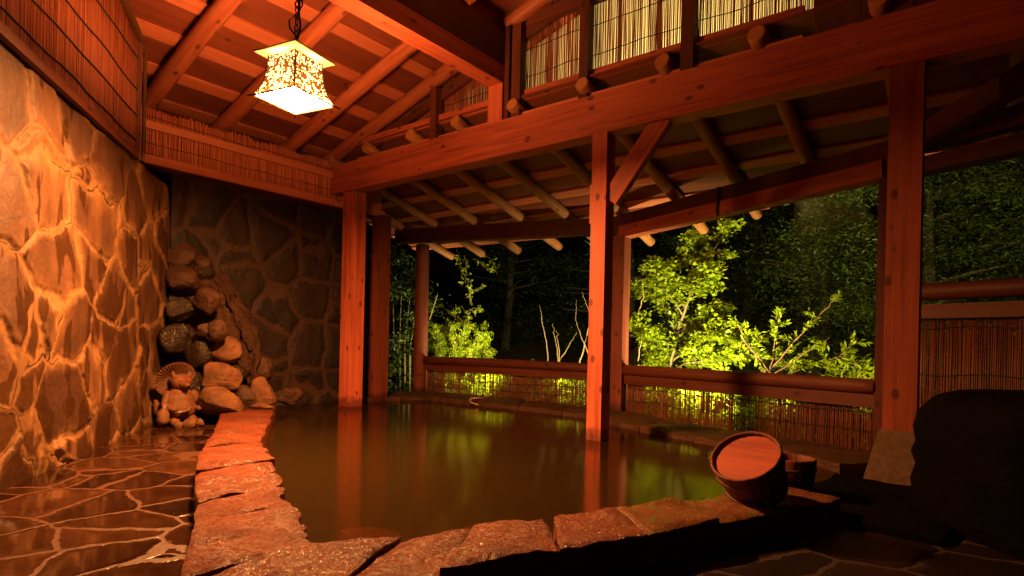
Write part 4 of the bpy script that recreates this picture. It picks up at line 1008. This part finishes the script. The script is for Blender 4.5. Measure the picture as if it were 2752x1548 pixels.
# low ground cover
N_ = 9000
gx = rng.uniform(-7.5, 2.5, N_); gy = rng.uniform(5.75, 8.6, N_); gp = np.stack([gx, gy, [hz(a, b)+abs(rng.normal(0, .10)) for a, b in zip(gx, gy)]], 1)
tag(leaves('ground_cover', gp, .085, LEAFG, None, -.7, .25), kind='stuff')
Yt = 6.0
for i_, (xx, yy, ww, lb) in enumerate(((-1.55, 5.75, .75, 'low lit bush showing yellow green through the reeds behind the tipped bucket'), (-2.35, 6.1, .55, 'low lit bush behind the right fence next to the bend'),
        (-4.4, 6.1, .9, 'low lit bush showing green through the middle of the left fence'), (-1.0, 5.42, .5, 'low lit bush behind the right end of the right fence'), (-.35, 5.25, .45, 'low lit bush glimpsed through the tall fence beside the thick post'), (-5.3, 6.15, .5, 'low lit bush behind the left end of the left fence'))):
    lb_ = thing('low_bush', lb, 'bush', (xx, yy, hz(xx, yy)), 'low bushes behind the fences')
    mass(lb_, (xx, yy, .08), (ww*1.25, .24, .32), 4200, .06, LEAFY, clump=.06, k=60)
    V = []; F = []
    for k in range(9): tube(V, F, [(xx+.05*(k-4), yy, hz(xx, yy)-.05), (xx+ww*.2*(k-4)/2, yy+.05, .1), (xx+ww*.24*(k-4), yy+.05, .32)], [.008, .005, .002], 5)
    pydata('stems', V, F, BARK, lb_)

# ------------------------------------------------------------------ garden lights and the lit sheet behind the gable
def spot(name, loc, target, power, col, ang=90, blend=.6, rad=.05, label=None):
    l = bpy.data.lights.new(name, 'SPOT' if ang < 180 else 'POINT'); l.energy = power; l.color = col; l.shadow_soft_size = rad
    if ang < 180: l.spot_size = R(ang); l.spot_blend = blend
    o = bpy.data.objects.new(name+'_beam', l); COL.objects.link(o); o.location = loc
    d = (Vector(target)-Vector(loc)).normalized(); o.rotation_euler = d.to_track_quat('-Z', 'Y').to_euler()
    if label:
        r_ = thing(name, label, 'floodlight', loc); back = Vector(loc)-d*.02
        V = []; F = []; tube(V, F, [back-d*.09, back-d*.06, back-d*.012, back], [.02, .04, .05, .052], 16); pydata('housing', V, F, IRON, r_, smooth=True)
        V = []; F = []; tube(V, F, [back-d*.05, (back.x, back.y, back.z-.25)], .012, 6); pydata('stake', V, F, IRON, r_)
        o.parent = r_; o.location = (0, 0, 0)
    return o
GCOL = (1.0, .93, .42)
spot('floodlight', (-2.0, 5.42, .34), (-2.5, 6.9, .95), 480, GCOL, 156, .8, .05, 'small garden floodlight hidden behind the fence, aimed at the bright tree')
spot('floodlight', (-4.9, 5.72, .34), (-5.7, 6.7, .6), 290, GCOL, 150, .8, .05, 'small garden floodlight hidden behind the left fence, aimed at the feathery shrub')
spot('floodlight', (-.6, 5.3, .34), (-.3, 8.2, 1.25), 140, (1.0, .84, .24), 112, .9, .05, 'small garden floodlight hidden behind the tall fence, aimed up the slope')
spot('floodlight', (-1.30, 5.27, .30), (-1.4, 6.2, .02), 28, GCOL, 150, .8, .04, 'small garden floodlight hidden behind the right fence, lighting the low bushes')
spot('floodlight', (-3.9, 5.86, .30), (-3.9, 6.8, .0), 40, GCOL, 150, .8, .04, 'small garden floodlight hidden behind the left fence, lighting the low bushes')
spot('floodlight', (-6.3, 5.45, .2), (-7.2, 6.0, 2.1), 90, GCOL, 80, .8, .04, 'small garden floodlight lighting the top of the leafy bush between the left posts')
N = NT('translucent sheet'); t = N.n('BsdfTranslucent'); t.inputs[0].default_value = (.85, .82, .7, 1); d_ = N.n('BsdfDiffuse'); d_.inputs[0].default_value = (.7, .68, .6, 1)
ms = N.n('MixShader'); ms.inputs[0].default_value = .75; N.link(d_.outputs[0], ms.inputs[1]); N.link(t.outputs[0], ms.inputs[2]); N.link(ms.outputs[0], N.out.inputs[0])
YS = 4.22  # added sheet, put in to glow behind the reed gaps
shp = [(-5.1, YS, 2.62), (-.82, YS, 2.62), (-.82, YS, rz(RIDX)-.02), (RIDX, YS, rz(RIDX)+.09), (-5.1, YS, rz(-5.1)+.11)]
o = pydata('glow_sheet', shp+[(a, b+.004, c) for a, b, c in shp], [(0, 1, 2, 3, 4), (9, 8, 7, 6, 5), (0, 5, 6, 1), (1, 6, 7, 2), (2, 7, 8, 3), (3, 8, 9, 4), (4, 9, 5, 0)], N.m)
tag(o, 'white translucent sheet added behind the gable reeds to make their gaps glow', 'sheet')
spot('floodlight', (-1.9, 5.45, 3.0), (-1.9, 4.2, 3.1), 270, (1.0, .68, .22), 360, .9, .08, 'floodlight on the lower roof shining at the gable from outside')
